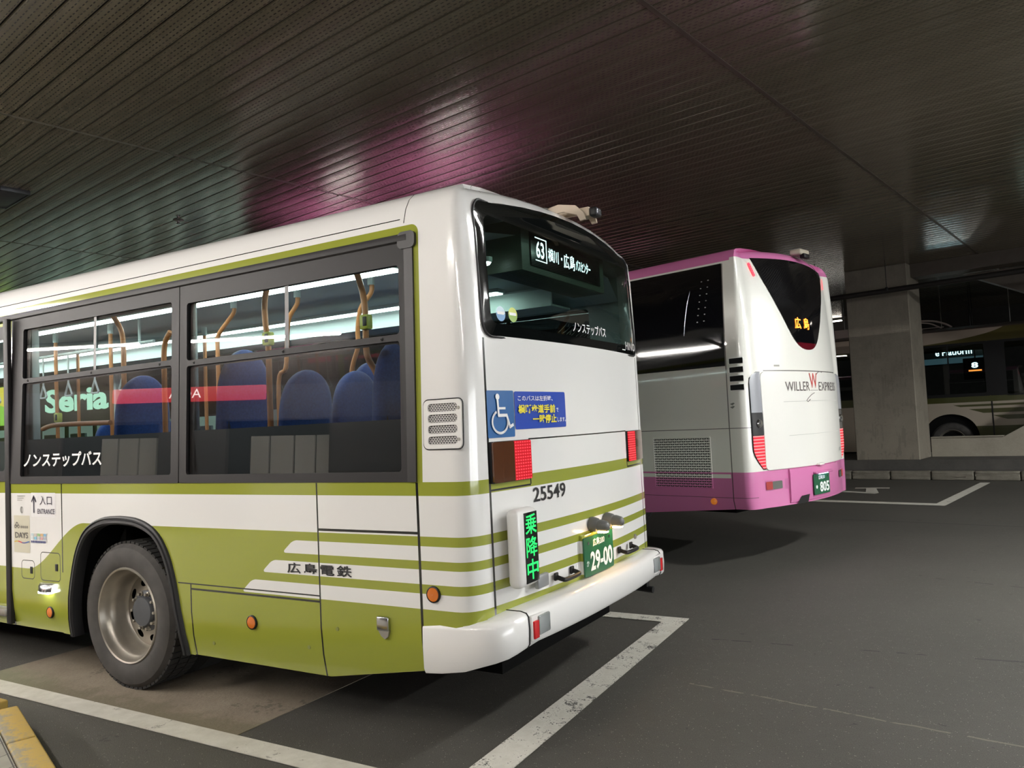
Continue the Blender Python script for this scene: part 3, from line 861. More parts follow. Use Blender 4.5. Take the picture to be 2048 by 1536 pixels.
# ---- rear window
C = 1.2425
def ztop(y, d=0): return 2.892 + .088 * max(0, 1 - ((y - C) / 1.0725) ** 2) - d
def rear_win():
    yl, yr, zb = .168, 2.317, 2.158
    def F(off): return lambda y, s: BUS.rear(y, zb + s * (ztop(y) - zb), off)
    H = .734
    def ring(a, b_, c, d, r):   # rounded loop in (y, s)
        return [(y, s / H) for y, s in rrect(a, b_, c * H, d * H, r, 6)]
    outer = ring(yl, yr, 0, 1, .07)
    # clear field: full height at the left, lower where the sign box sits
    inner = ring(.243, 2.255, .098, .885, .05)
    grid = [(y, s) for y in [.2 + .1 * k for k in range(22)] for s in (.25, .45, .62, .78, .93)]
    b = MB(); b.fill(outer, [inner], F(.006), [g for g in grid])
    w = b.build('rear_window', simple('black_glass_border', (.004, .005, .005), .06, coat=.3), bus, smooth=60)
    b = MB(); b.fill(inner, [], F(.004), grid); b.build('pane', glass('rear_window_glass', (.42, .55, .50), .9, 1.45), w, smooth=60)
    # rubber seal
    seal = [F(.008)(y, s) for y, s in outer]
    b = MB(); b.tube(seal + [seal[0]], .007, 6, caps=False); b.build('seal', m_rubber, w)
    ft = lambda off: (lambda u, v: BUS.rear(u, v, off))
    lettering('ノンステップバス', m_letter_white, ft(.010), 1.105, 2.245, .068, .525, w, .012)
    lettering('HINO', simple('silver_badge', (.7, .7, .7), .3, .6), ft(.014), 2.03, 2.192, .058, .255, w, .03)
    b = MB(); b.fill([(1.955, 2.185), (2.03, 2.185), (2.03, 2.191), (1.955, 2.191)], [], ft(.012)); b.build('badge_bar', m_letter_white, w, smooth=0)
    for (cy, cz, ca, cb) in ((.325, 2.287, (.12, .3, .55), (.55, .7, .8)), (.435, 2.29, (.25, .42, .05), (.6, .65, .12))):
        m = Mat('round_sticker'); x, y, z = m.xyz()
        k = (z - cz + (m.noise(30, 2) - .5) * .03).gt(0.0); band = (z - cz - .004).ab().lt(.008) * (y - cy).ab().lt(.03)
        m.base(m.mix(band, m.mix(k, ca, cb), (.8, .8, .8))); m.set(Roughness=.4)
        b = MB(); b.fill(circle(cy, cz, .041, 24), [], ft(.0095)); b.build('round_sticker', m.m, w, smooth=0)
    return w
rear_win()

# ---- destination sign box inside the rear window
def sign_box():
    mb = simple('sign_box_green', (.045, .06, .042), .5)
    b = MB(); b.box(-.42, -.165, .80, 2.02, 2.615, 2.93, .006); o = b.build('destination_sign', mb, bus)
    b = MB(); b.box(-.168, -.155, .90, 1.93, 2.655, 2.895, .003); b.build('screen', simple('sign_screen', (.004, .004, .005), .2), o)
    led = emit_dots('white_led_text', (.75, .95, 1.0), 5.0, .0075, .0075, 1, 2)
    fx = lambda u, v: (-.1535, u, v)
    lettering('63', led, fx, .965, 2.715, .105, .105, o, .02)
    b = MB()
    for q in ((.955, 1.105, 2.695, 2.70), (.955, 1.105, 2.836, 2.842)): b.box(-.1545, -.153, q[0], q[1], q[2], q[3])
    b.box(-.1545, -.153, 1.098, 1.105, 2.695, 2.842); b.build('number_frame', emit('white_led', (.75, .95, 1.0), 4.0), o, smooth=0)
    lettering('横川・', led, fx, 1.125, 2.715, .085, .20, o, .012)
    lettering('広島', led, fx, 1.345, 2.705, .10, .17, o, .012)
    lettering('バスセンター', led, fx, 1.53, 2.715, .075, .235, o, .014)
sign_box()

# ---- rear bumper
def bumper():
    def plan(k):       # left side, round corner, bowed back face
        P = [(-.408, -.004), (-.30, -.010), (-.16, -.006), (-.07, .012), (.0, .05), (.045, .11), (.062, .17), (.07, .26)]
        n = 14
        for i in range(n + 1):
            y = .36 + (2.485 - .72) * i / n
            P.append((.078 + .055 * (1 - ((y - C) / .9) ** 2) , y))
        L = P[:8]
        return P + [(x, 2.485 - y) for x, y in reversed(L)]
    PP = plan(0)
    def zbot(x, y):
        d = min(y, 2.485 - y)
        if x < -.05: return interp([(-.41, .432), (-.2, .455), (-.05, .50)], x)
        return interp([(0, .50), (.15, .53), (.35, .552), (1.25, .56)], d)
    ztop_ = lambda x, y: .702 if x < -.1 else interp([(0, .705), (.3, .725), (1.25, .735)], min(y, 2.485 - y))
    def rows(P):
        prof = [(0, -.07), (.0, -.012), (.10, -.0), (.5, .004), (.86, .0), (.955, -.012), (1.0, -.045), (1.005, -.16)]
        out = []
        for t, o in prof:
            r = []
            for x, y in P:
                zb, zt = zbot(x, y), ztop_(x, y)
                # push along the outward normal
                nx, ny = (1, 0) if x > .03 else (0, -1 if y < 1 else 1)
                if -.1 < x <= .065 and (y < .3 or y > 2.18):
                    s = (x + .1) / .165; a = s * math.pi / 2
                    nx, ny = math.sin(a), (-math.cos(a) if y < 1 else math.cos(a))
                r.append((x + nx * o, y + ny * o, zb + (zt - zb) * t))
            out.append(r)
        return out
    cut = 8
    m = simple('white_bumper', (.80, .79, .775), .25, coat=.6)
    bm_ = MB(); bm_.grid(rows(PP[cut - 1:-(cut - 1)])); cen = bm_.build('rear_bumper', m, bus, smooth=50)
    for sl in (PP[:cut], PP[-cut:]):
        bb = MB(); bb.grid(rows(sl)); bb.build('bumper_corner', m, bus, smooth=50)
    # seams between the three pieces
    for s in (0, 1):
        q = rows([PP[cut - 1]] if s == 0 else [PP[-cut]])
        pts = [Vector(r[0]) + Vector((.003, 0, .001)) for r in q]
        bb = MB(); bb.tube(pts, .0035, 6); bb.build('bumper_seam', m_black, cen)
    # lamps let into the bumper
    for s in (0, 1):
        sg = 1 if s == 0 else -1
        Y = lambda y: y if s == 0 else 2.485 - y
        xx = lambda y: .078 + .055 * (1 - ((y - C) / .9) ** 2) if y > .36 else .075
        def box_at(y0, y1, z0, z1, d0, d1, mat, nm, bev=.006, par=cen):
            bb = MB(); xa = xx((y0 + y1) / 2)
            ya, yb = sorted((Y(y0), Y(y1)))
            bb.box(xa + d0, xa + d1, ya, yb, z0, z1, bev); return bb.build(nm, mat, par)
        bez = box_at(.262, .50, .572, .70, -.02, .006, m, 'lamp_bezel', .008)
        box_at(.275, .325, .582, .672, .0, .024, m_red_lens, 'reflector', .004, bez)
        cl = box_at(.325, .448, .59, .69, .0, .018, m_clear_lens, 'reversing_lamp', .012, bez)
bumper()

# ---- rear lamps
def led_block_mat(name):
    m = Mat(name); x, y, z = m.xyz()
    a = (y + 5).fr(.022) - .011; c = (z + 5).fr(.0165) - .008
    k = (a.ab().lt(.0062)) * (c.ab().lt(.0034))
    m.base(m.mix(k, (.28, .003, .008), (.55, .06, .07))); m.set(Emission_Color=m_col((1.0, .01, .028)), Emission_Strength=k * .9 + .3, Roughness=.25)
    return m.m
def m_col(c): return c
m_tail = led_block_mat('lit_tail_lamp')
m_smoke = simple('smoked_amber_lens', (.085, .028, .010), .1, coat=.8)
for s in (0, 1):
    Y = lambda y: y if s == 0 else 2.485 - y
    def slab(y0, y1, z0, z1, r, d, nm, mat, par):
        ya, yb = sorted((Y(y0), Y(y1)))
        L = rrect(ya, yb, z0, z1, r, 3); n = len(L)
        b = MB()
        b.fill(L, [], lambda u, v: BUS.rear(u, v, d))
        A = [b.bm.verts.new(BUS.rear(u, v, d)) for u, v in L]; B = [b.bm.verts.new(BUS.rear(u, v, -.02)) for u, v in L]
        for i in range(n): b.face([A[i], A[(i + 1) % n], B[(i + 1) % n], B[i]])
        return b.build(nm, mat, par, smooth=25)
    base = slab(.178, .528, 1.385, 1.603, .006, .012, 'tail_lamp', m_black, bus)
    slab(.182, .364, 1.388, 1.60, .01, .022, 'indicator_lens', m_smoke, base)
    slab(.366, .524, 1.388, 1.60, .01, .021, 'red_lens', m_tail, base)

# ---- boarding sign with green letters
def board_sign():
    y0, y1, z0, z1 = .232, .452, .835, 1.245
    b = MB(); b.box(-.03, .052, y0, y1, z0, z1, .035, 5); o = b.build('boarding_sign', m_white_trim, bus, smooth=50)
    b = MB(); b.box(.05, .0545, .293, .432, .855, 1.222, .003); b.build('screen', simple('led_screen', (.004, .006, .005), .15), o)
    led = emit_dots('green_led_text', (.01, 1.0, .16), 1.6, .0072, .0072, 1, 2)
    for i, ch in enumerate('乗降中'):
        lettering(ch, led, lambda u, v: (.0555, u, v), .302, 1.107 - i * .118, .105, .12, o, .012)
board_sign()

# ---- number plate and its two lamps
def plate(parent, f, y0, y1, z0, z1, top, kana, num, kw):
    m = simple('plate_green', (.012, .10, .045), .35)
    b = MB(); P = rrect(y0, y1, z0, z1, .012, 3)
    b.prism(P, lambda u, v: f(u, v, .004), lambda u, v: f(u, v, .012)); o = b.build('number_plate', m, parent)
    w, h = y1 - y0, z1 - z0
    g = lambda u, v: f(u, v, .0135)
    white = simple('plate_letters', (.82, .84, .82), .4)
    if top: lettering(top, white, g, y0 + w * .29, z0 + h * .72, h * .20, w * .40, o, .012)
    if kana: lettering(kana, white, g, y0 + w * .06, z0 + h * .26, h * .15, w * .085, o, .01)
    lettering(num, white, g, y0 + w * kw, z0 + h * .10, h * .50, w * (.95 - kw), o, .03)
    for u in (.14, .86):
        b = MB(); b.fill(circle(y0 + w * u, z0 + h * .84, h * .045, 12), [], lambda a, c: f(a, c, .015)); b.build('plate_bolt', m_chrome, o, smooth=0)
    return o
plate(bus, lambda u, v, d: (.018 + d, u, v), 1.045, 1.485, .742, .978, '広島200', 'か', '29-00', .19)
b = MB(); b.box(-.01, .018, 1.05, 1.48, .75, .995, .004); b.build('plate_bracket', m_bus, bus)
def plate_lamp(y):
    b = MB(); b.lathe([(.001, 0), (.043, 0), (.047, .012), (.043, .05), (.036, .058)], 20, Matrix.Translation((.0, y, 1.045)) @ Matrix.Rotation(math.radians(98), 4, 'Y'))
    b.lathe([(.036, .058), (.039, .075), (.034, .112), (.02, .128), (.001, .132)], 20, Matrix.Translation((.0, y, 1.045)) @ Matrix.Rotation(math.radians(98), 4, 'Y'))
    o = b.build('plate_lamp', simple('grey_lamp_body', (.12, .12, .115), .4), bus, smooth=40)
    b = MB(); b.box(.058, .112, y - .026, y + .026, .992, 1.002, .003); b.build('bulb_window', emit('warm_bulb', (1.0, .62, .25), 42.0), o)
for y in (1.215, 1.445): plate_lamp(y)
# ---- hatch latch, handles, lock, hook
b = MB(); b.box(-.005, .022, .475, .60, .79, .862, .008, 3); o = b.build('hatch_latch', simple('grey_latch', (.36, .37, .38), .35, .5), bus)
for y in (.70, 1.63):
    b = MB()
    b.tube(smooth_path([(0, y + .02, .812), (.04, y + .02, .80), (.055, y + .045, .795), (.055, y + .20, .795), (.04, y + .225, .80), (0, y + .225, .812)], 4), .013, 10)
    b.box(-.005, .01, y, y + .04, .79, .835, .006); b.box(-.005, .01, y + .205, y + .245, .79, .835, .006)
    b.build('grab_handle', m_black, bus)
b = MB(); b.lathe([(.001, .012), (.016, .011), (.018, 0)], 18, Matrix.Translation(BUS.rear(2.03, .845)) @ Matrix.Rotation(math.pi / 2, 4, 'Y')); b.build('hatch_lock', m_steel, bus)
b = MB(); b.tube([(-.2, 2.02, .50), (.0, 2.02, .485), (.05, 2.02, .48), (.085, 2.02, .478)], .024, 12); b.box(-.2, .05, 1.99, 2.04, .50, .60); b.build('tow_hook', m_black, bus)
# ---- reversing camera on the roof edge
def roof_camera():
    cream = simple('cream_bracket', (.55, .45, .34), .45)
    b = MB(); y = 1.20
    P = [(-.30, 3.05), (-.10, 3.085), (.02, 3.06), (.075, 3.005), (.085, 2.96), (.05, 2.955), (.03, 2.995), (-.06, 3.03), (-.30, 3.03)]
    b.prism(P, lambda u, v: (u, y - .008, v), lambda u, v: (u, y + .008, v)); o = b.build('camera_bracket', cream, bus)
    b = MB(); b.prism([(p[0] + .02, p[1]) for p in P], lambda u, v: (u, y + .125, v), lambda u, v: (u, y + .14, v)); b.build('bracket_cheek', cream, o)
    b = MB(); b.box(-.32, -.22, y - .03, y + .16, 3.045, 3.056); b.build('bracket_foot', cream, o)
    b = MB(); b.box(.03, .10, y + .02, y + .115, 2.985, 3.045, .008, 2); b.build('camera_body', cream, o)
    b = MB(); b.box(.098, .15, y + .025, y + .11, 2.98, 3.04, .014, 3); c = b.build('camera_head', m_black, o)
    b = MB(); b.box(.148, .153, y + .038, y + .098, 2.992, 3.028, .004); b.build('lens', simple('camera_lens', (.2, .2, .22), .1, .5), c)
    for k in range(2):
        b = MB(); b.lathe([(.001, .03), (.014, .028), (.018, .012), (.02, 0)], 12, Matrix.Translation((-.24 + .05 * k, y - .005, 3.06)) @ Matrix.Rotation(math.pi / 2, 4, 'X')); b.build('bracket_bolt', m_steel, o)
roof_camera()

# ---- stickers on the rear flap
fr_ = lambda d: (lambda u, v: BUS.rear(u, v, d))
def rsheet(poly, mat, nm, d=.003, par=bus):
    y0, y1 = min(p[0] for p in poly), max(p[0] for p in poly); z0, z1 = min(p[1] for p in poly), max(p[1] for p in poly)
    poly = subdiv(poly, .04)
    ex = [(y0 + (y1 - y0) * k / 8, z0 + (z1 - z0) * j / 4) for k in range(1, 8) for j in (1, 2, 3)]
    b = MB(); b.fill(poly, [], fr_(d), ex); return b.build(nm, mat, par, smooth=60)
wc = rsheet(rrect(.172, .405, 1.622, 1.872, .008, 2), simple('sticker_blue', (.02, .12, .34), .3, coat=.3), 'wheelchair_sign')
def wheelchair():
    y0, z0, s = .172, 1.622, .245
    W_ = m_letter_white
    f = fr_(.0095)
    S_ = lambda u, v: (y0 + u * .233, z0 + v * .25)
    def add(poly): 
        b = MB(); b.fill([S_(*p) for p in poly], [], f); b.build('wheelchair_symbol', W_, wc, smooth=0)
    b = MB()
    b.fill([S_(*p) for p in circle(.355, .865, .072, 18, .066)], [], f)
    def stroke(pts, w):
        for (a, c_) in zip(pts, pts[1:]):
            d = (Vector(c_) - Vector(a)).normalized(); nn = Vector((-d.y, d.x)) * w / 2
            a_, e_ = Vector(a) - d * w * .3, Vector(c_) + d * w * .3
            b.fill([S_(*(a_ + nn)), S_(*(a_ - nn)), S_(*(e_ - nn)), S_(*(e_ + nn))], [], f)
    stroke([(.355, .79), (.375, .47), (.67, .47), (.78, .22), (.90, .26)], .065)
    stroke([(.37, .62), (.62, .62)], .05)
    arc = [(.42 + .285 * math.cos(math.radians(a)), .33 + .235 * math.sin(math.radians(a))) for a in range(118, 375, 12)]
    stroke(arc, .052)
    b.build('wheelchair_symbol', W_, wc, smooth=0)
wheelchair()
sg = rsheet(rrect(.412, .955, 1.66, 1.868, .01, 2), simple('sticker_royal_blue', (.012, .06, .42), .3, coat=.3), 'notice_sticker')
m_yel = simple('yellow_letters', (.85, .72, .02), .4)
lettering('このバスは左折時、', m_letter_white, fr_(.0095), .435, 1.815, .030, .36, sg, .012)
lettering('横断歩道手前', m_yel, fr_(.0095), .435, 1.745, .050, .385, sg, .028)
lettering('で', m_letter_white, fr_(.0095), .83, 1.75, .024, None, sg, .02)
lettering('一時停止', m_yel, fr_(.0095), .575, 1.688, .050, .255, sg, .028)
lettering('します。', m_letter_white, fr_(.0095), .84, 1.692, .026, .10, sg, .015)
lettering('25549', m_letter_black, fr_(.004), .55, 1.250, .082, .355, bus, .012)

# ---- things on the left side of the green bus
fs = lambda d: (lambda u, v: BUS.side(u, v, d))
def vent():
    x0, x1, z0, z1 = -.352, -.112, 1.582, 1.832
    b = MB(); b.fill(rrect(x0, x1, z0, z1, .028, 5), [], fs(.0))
    L = rrect(x0, x1, z0, z1, .028, 5)
    slots = []
    for k in range(4):
        za = z0 + .022 + k * .056; slots.append(rrect(x0 + .028, x1 - .028, za, za + .041, .016, 4))
    b = MB(); b.fill(L, slots, fs(.011)); o = b.build('air_vent', m_white_trim, bus, smooth=0)
    s_ = o.modifiers.new('thick', 'SOLIDIFY'); s_.thickness = .01; s_.offset = -1
    m = Mat('perforated_grille'); x, y, z = m.xyz()
    row = ((z / .0095)._m('FLOOR') * .5)._m('FRACT') * .017
    hx = (x + row + 3).fr(.017) - .0085; hz = (z + 3).fr(.0095) - .00475
    k = ((hx * .62).sq() + hz.sq()).lt(.0043 ** 2)
    m.base(m.mix(k, (.62, .6, .58), (.008, .008, .01))); m.set(Roughness=.5)
    b = MB(); b.fill([(x0 + .015, z0 + .012), (x1 - .015, z0 + .012), (x1 - .015, z1 - .012), (x0 + .015, z1 - .012)], [], fs(.003)); b.build('grille', m.m, o, smooth=0)
    for z_ in (z0 + .045, z1 - .045):
        b = MB(); b.lathe([(.001, .004), (.008, .004), (.009, 0)], 12, Matrix.Translation(BUS.side(x1 - .02, z_, .011)) @ Matrix.Rotation(math.pi / 2, 4, 'X')); b.build('vent_screw', m_steel, o)
    b = MB(); L2 = [BUS.side(u, v, .004) for u, v in rrect(x0 - .004, x1 + .004, z0 - .004, z1 + .004, .03, 5)]; b.tube(L2 + [L2[0]], .003, 5, caps=False); b.build('vent_gasket', m_black, o)
vent()
for (x, z) in ((-3.839, .468), (-1.68, .583), (-.329, .84)):
    Mx = Matrix.Translation(BUS.side(x, z)) @ Matrix.Rotation(math.pi / 2, 4, 'X')
    b = MB(); b.lathe([(.043, 0), (.042, .010), (.037, .013), (.036, .008)], 28, Mx); o = b.build('side_reflector', m_black, bus)
    b = MB(); b.lathe([(.037, .008), (.034, .012), (.02, .0145), (.001, .015)], 28, Mx); b.build('amber_disc', m_amber, o)
# screw caps in the skirt
for (x, z) in ((-2.05, .42), (-1.23, .48), (-1.0, .605)):
    b = MB(); b.lathe([(.012, 0), (.011, .003), (.001, .003)], 14, Matrix.Translation(BUS.side(x, z)) @ Matrix.Rotation(math.pi / 2, 4, 'X')); b.build('skirt_plug', simple('plug_green', (.2, .22, .05), .4), bus)
# chrome latch
b = MB(); b.box(-.705, -.625, -.02, .01, .628, .703, .008, 3); o = b.build('skirt_latch', m_chrome, bus)
b = MB(); b.prism([(-.70, .632), (-.625, .632), (-.633, .60), (-.655, .585), (-.68, .60)], lambda u, v: (u, -.012, v), lambda u, v: (u, .01, v)); b.build('latch_tongue', m_steel, o)
# step lamp over the amber disc
def step_lamp():
    x0, x1, z0, z1 = -3.93, -3.755, .605, .685
    b = MB()
    rows = []
    for t, out, zz in ((0, .0, z1), (.2, .03, z1 - .004), (.6, .05, z1 - .022), (1, .055, z0 + .02)):
        rows.append([BUS.side(x0 + (x1 - x0) * k / 10, zz, out * math.sin(math.pi * min(max(k / 10, .06), .94)) ** .35) for k in range(11)])
    b.grid(rows); o = b.build('step_lamp', m_chrome, bus, smooth=50)
    b = MB(); b.box(x0 + .02, x1 - .02, -.045, .0, z0 + .006, z0 + .022, .004); b.build('bulb', emit('step_bulb', (.95, 1.0, .9), 14.0), o)
step_lamp()
for (x, z) in ((-3.735, .80), (-4.07, .765)):
    b = MB(); b.box(x - .016, x + .016, -.004, .004, z - .026, z + .026, .003); b.build('hatch_catch', m_black, bus)
# lettering
lettering('ノンステップバス', m_letter_white, lambda u, v: BUS.side(u, v, -.006), -4.18, 1.535, .108, 1.0, bus, .02)
lettering('広島電鉄', m_letter_black, fs(.003), -1.372, .893, .062, .495, bus, .02, gap=1.25)
def entrance():
    w = simple('notice_white', (.74, .73, .74), .35)
    b = MB(); b.fill(rrect(-4.06, -3.735, 1.165, 1.345, .005, 2), [], fs(.0015)); o = b.build('entrance_notice', w, bus, smooth=0)
    ink = simple('notice_ink', (.03, .025, .05), .5)
    b = MB()
    for poly in ([(-4.028, 1.195), (-4.014, 1.195), (-4.014, 1.318), (-4.028, 1.318)], [(-4.021, 1.328), (-4.055, 1.282), (-4.048, 1.272), (-4.021, 1.306)], [(-4.021, 1.328), (-3.987, 1.282), (-3.994, 1.272), (-4.021, 1.306)]):
        b.fill(poly, [], fs(.004))
    b.build('arrow', ink, o, smooth=0)
    lettering('入口', ink, fs(.004), -3.94, 1.255, .068, .16, o, .004)
    lettering('ENTRANCE', ink, fs(.004), -3.97, 1.188, .038, .225, o, .008)
entrance()
def sticker_days():
    b = MB(); b.fill(rrect(-4.305, -4.083, .892, 1.172, .004, 2), [], fs(.0015)); o = b.build('pass_sticker', simple('sticker_beige', (.56, .53, .42), .4), bus, smooth=0)
    ink = simple('sticker_grey', (.09, .08, .08), .5)
    lettering('DAYS', ink, fs(.004), -4.285, 1.0, .045, .18, o, .012)
    b = MB()
    for k, (r, h) in enumerate(((.014, 0), (.018, .016), (.014, 0))):
        x = -4.28 + k * .022
        b.fill(circle(x, 1.088 + h, r, 14), [circle(x, 1.088 + h, r * .62, 12)], fs(.004))
    b.build('loop_mark', ink, o, smooth=0)
    for i in range(4): 
        b = MB(); b.fill([(-4.205 + i * .027, 1.077), (-4.187 + i * .027, 1.077), (-4.187 + i * .027, 1.093), (-4.205 + i * .027, 1.093)], [[(-4.2 + i * .027, 1.081), (-4.192 + i * .027, 1.081), (-4.192 + i * .027, 1.089), (-4.2 + i * .027, 1.089)]], fs(.004)); b.build('small_print', ink, o, smooth=0)
    cols = [(.62, .42, .05), (.6, .05, .06), (.12, .1, .3), (.05, .12, .4)]
    for i, c in enumerate(cols):
        u0 = -4.295 + i * .052
        P = [(u0 + t * .052, .975 + .006 * math.sin((i + t) * 1.9)) for t in (0, .33, .66, 1)]
        b = MB(); b.fill(P + [(x, z - .008) for x, z in reversed(P)], [], fs(.004)); b.build('colour_band', simple('band_%d' % i, c, .5), o, smooth=0)
sticker_days()
def sticker_icons():
    cols = [(.5, .6, .62), (.55, .5, .45), (.3, .5, .2), (.6, .4, .2), (.2, .4, .6), (.6, .65, .66), (.2, .45, .6), (.5, .5, .52), (.55, .3, .3), (.4, .42, .5)]
    b0 = MB(); b0.fill(rrect(-4.068, -3.852, .965, 1.048, .003, 2), [], fs(.0012)); o = b0.build('card_sticker', simple('notice_white2', (.72, .72, .7), .4), bus, smooth=0)
    for k, c in enumerate(cols):
        x = -4.062 + (k % 5) * .042; z = 1.022 - (k // 5) * .026
        b = MB(); b.fill(rrect(x, x + .034, z, z + .02, .003, 2), [], fs(.004)); b.build('card_icon', simple('icon_%d' % k, c, .5), o, smooth=0)
    ink = simple('sticker_navy', (.05, .06, .2), .5)
    b = MB()
    for k in range(9): b.fill([(-4.062 + k * .022, .972), (-4.046 + k * .022, .972), (-4.046 + k * .022, .988), (-4.062 + k * .022, .988)], [], fs(.004))
    b.build('small_print', ink, o, smooth=0)
    g = simple('mark_grey', (.3, .3, .28), .4, .3)
    b = MB(); b.fill(circle(-4.19, 1.215, .022, 18, .026), [circle(-4.183, 1.215, .011, 14, .017)], fs(.003)); b.build('round_mark', g, bus, smooth=0)
    for j in range(3):
        b = MB(); b.fill([(-4.25, 1.318 - j * .016), (-4.14 - .02 * j, 1.318 - j * .016), (-4.14 - .02 * j, 1.323 - j * .016), (-4.25, 1.323 - j * .016)], [], fs(.003)); b.build('small_print', g, bus, smooth=0)
sticker_icons()

# ---- saloon
m_in_white = simple('saloon_wall', (.50, .55, .53), .5)
m_in_grey = simple('saloon_grey', (.34, .37, .39), .6)
m_in_dark = simple('saloon_dark_panel', (.02, .02, .022), .5)
def saloon():
    b = MB(); b.box(-10.1, -3.8, .1, 2.38, .50, .54); b.box(-3.8, -.3, .1, 2.38, 1.20, 1.24); b.box(-3.82, -3.78, .1, 2.38, .5, 1.24); b.build('saloon_floor', m_in_dark, bus)
    b = MB()
    b.grid([[(x, y, z) for y, z in ((.12, 2.60), (.3, 2.76), (.8, 2.83), (1.24, 2.85), (1.68, 2.83), (2.18, 2.76), (2.36, 2.60))] for x in (-10.1, -5, -.2)]); b.build('saloon_ceiling', m_in_grey, bus)
    b = MB(); b.box(-10.1, -.40, .035, .055, 1.22, 1.745); b.build('saloon_side_panel', m_in_dark, bus)
    b = MB(); b.box(-10.1, -.40, 2.43, 2.45, 1.22, 1.60); b.build('saloon_side_panel', m_in_white, bus)
    b = MB(); b.box(-10.1, -.62, 2.05, 2.37, 2.585, 2.60); b.box(-10.1, -.62, 2.04, 2.06, 2.585, 2.72); b.build('ceiling_duct', m_in_white, bus)
    # light strips
    for y in (.62, 1.86):
        b = MB(); b.box(-9.8, -.95, y - .06, y + .06, 2.705, 2.735, .004); o = b.build('light_strip', m_in_white, bus)
        b = MB(); b.box(-9.75, -.97, y - .05, y + .05, 2.697, 2.704); b.build('diffuser', emit('saloon_light', (.86, 1.0, .98), E_BUS), o, smooth=0)
    # small glowing disc added by the rear window for a reflected saloon light
    b = MB(); b.lathe([(.001, 0), (.03, .0), (.036, .012), (.036, .03)], 18, Matrix.Translation((-.33, .66, 2.66))); o = b.build('round_glint', m_in_white, bus)
    b = MB(); b.lathe([(.001, -.02), (.018, -.014), (.026, -.002)], 16, Matrix.Translation((-.33, .66, 2.66))); b.build('bulb', emit('round_glint_glow', (.9, 1, 1), 40), o)
    # posts of the right wall and the driver's end
    for x in (-2.33, -4.37, -6.7):
        b = MB(); b.box(x - .045, x + .045, 2.36, 2.42, .9, 2.62, .01); b.build('wall_post', m_in_white, bus)
        b = MB(); b.box(x - .06, x + .06, .10, .13, 1.75, 2.62, .01); b.build('wall_post', m_in_white, bus)
    b = MB(); b.box(-4.33, -4.17, .08, .14, 1.0, 2.66, .01); b.build('door_pillar', m_in_white, bus)
    b = MB(); b.box(-.30, -.28, .2, 2.3, .9, 2.10); b.build('rear_bulkhead', m_in_white, bus)
saloon()
def seat_mat():
    m = Mat('blue_moquette'); n = m.noise(60, 4, .7).map(.3, .7, 0, 1)
    m.base(m.mix(n, (.008, .035, .16), (.018, .07, .28))); m.set(Roughness=.9, Sheen_Weight=.3); return m.m
m_seat = seat_mat(); m_seat_back = simple('seat_shell', (.022, .028, .045), .5)
def make_seat(w=.44, zt=2.09):
    # faces forward (-x); back plane near x = 0
    b = MB(); h = zt - 1.32; rows = []
    N = 14
    for j in range(17):
        t = math.sin(j / 16 * math.pi / 2) ** 1.1; row = []
        for k in range(N):
            a = 2 * math.pi * k / N
            cw = w / 2 * (1 - .06 * t) * (1 if t < .66 else max(.0, 1 - ((t - .66) / .34) ** 2.1 * .985) ** .5)
            cx = .055 * (1 if t < .85 else max(0.0, 1 - ((t - .85) / .15) ** 2 * .95) ** .5)
            sx = math.copysign(abs(math.cos(a)) ** .6, math.cos(a)); sy = math.copysign(abs(math.sin(a)) ** .45, math.sin(a))
            row.append((.05 + .06 * t + cx * sx, cw * sy, 1.32 + h * t))
        rows.append(row)
    V = b.grid(rows, closed_u=True); b.face(V[0][::-1]); b.face(V[-1])
    return b
def add_seat(x, y, zt, w=.44):
    s = make_seat(w, zt).build('passenger_seat', m_seat, bus, smooth=60); s.location = (x, y, 0)
    b = MB(); b.box(-.42, .06, -w / 2, w / 2, 1.28, 1.42, .04, 3); b.build('cushion', m_seat, s)
    b = MB(); b.box(.115, .128, -w / 2 + .05, w / 2 - .05, 1.36, zt - .22, .02, 3); b.build('back_shell', m_seat_back, s)
    b = MB(); b.box(-.28, -.06, -.06, .06, .9, 1.29, .01); b.build('pedestal', m_in_dark, s)
    return s
SE = []
for (x, y, zt) in ((-1.63, .36, 2.095), (-1.63, .82, 2.105), (-2.2, .36, 2.275), (-3.3, .36, 2.18), (-2.25, 1.68, 2.25), (-2.25, 2.14, 2.25), (-1.35, 1.68, 2.12), (-1.35, 2.14, 2.12), (-.86, .34, 2.22), (-.80, .80, 2.1), (-.80, 1.24, 2.1), (-.8, 1.7, 2.1), (-.8, 2.14, 2.1), (-3.4, 2.12, 2.15), (-5.6, 2.1, 1.95), (-6.4, 2.1, 1.95), (-6.6, .4, 1.95)):
    add_seat(x, y, zt)
m_pole = simple('orange_grab_rail', (.50, .19, .055), .4)
m_sock = simple('pole_socket', (.5, .58, .56), .4)
def pole(pts, r=.017, sock=True, bell=None):
    b = MB(); b.tube(smooth_path(pts, 5), r, 10); o = b.build('grab_pole', m_pole, bus, smooth=50)
    if sock:
        p = Vector(pts[0]); b = MB(); b.tube([p + Vector((0, 0, .04)), p - Vector((0, 0, .04))], r * 1.45, 10); b.build('socket', m_sock, o)
    if bell is not None:
        p = Vector(bell); b = MB(); b.box(p.x - .02, p.x + .045, p.y - .03, p.y + .022, p.z - .045, p.z + .045, .012, 2); q = b.build('bell_push', simple('lime_case', (.42, .45, .05), .4), o)
        b = MB(); b.box(p.x + .01, p.x + .038, p.y - .034, p.y - .028, p.z - .026, p.z + .03, .004); b.build('button', m_black, q)
Yn = .28; Yf = .9
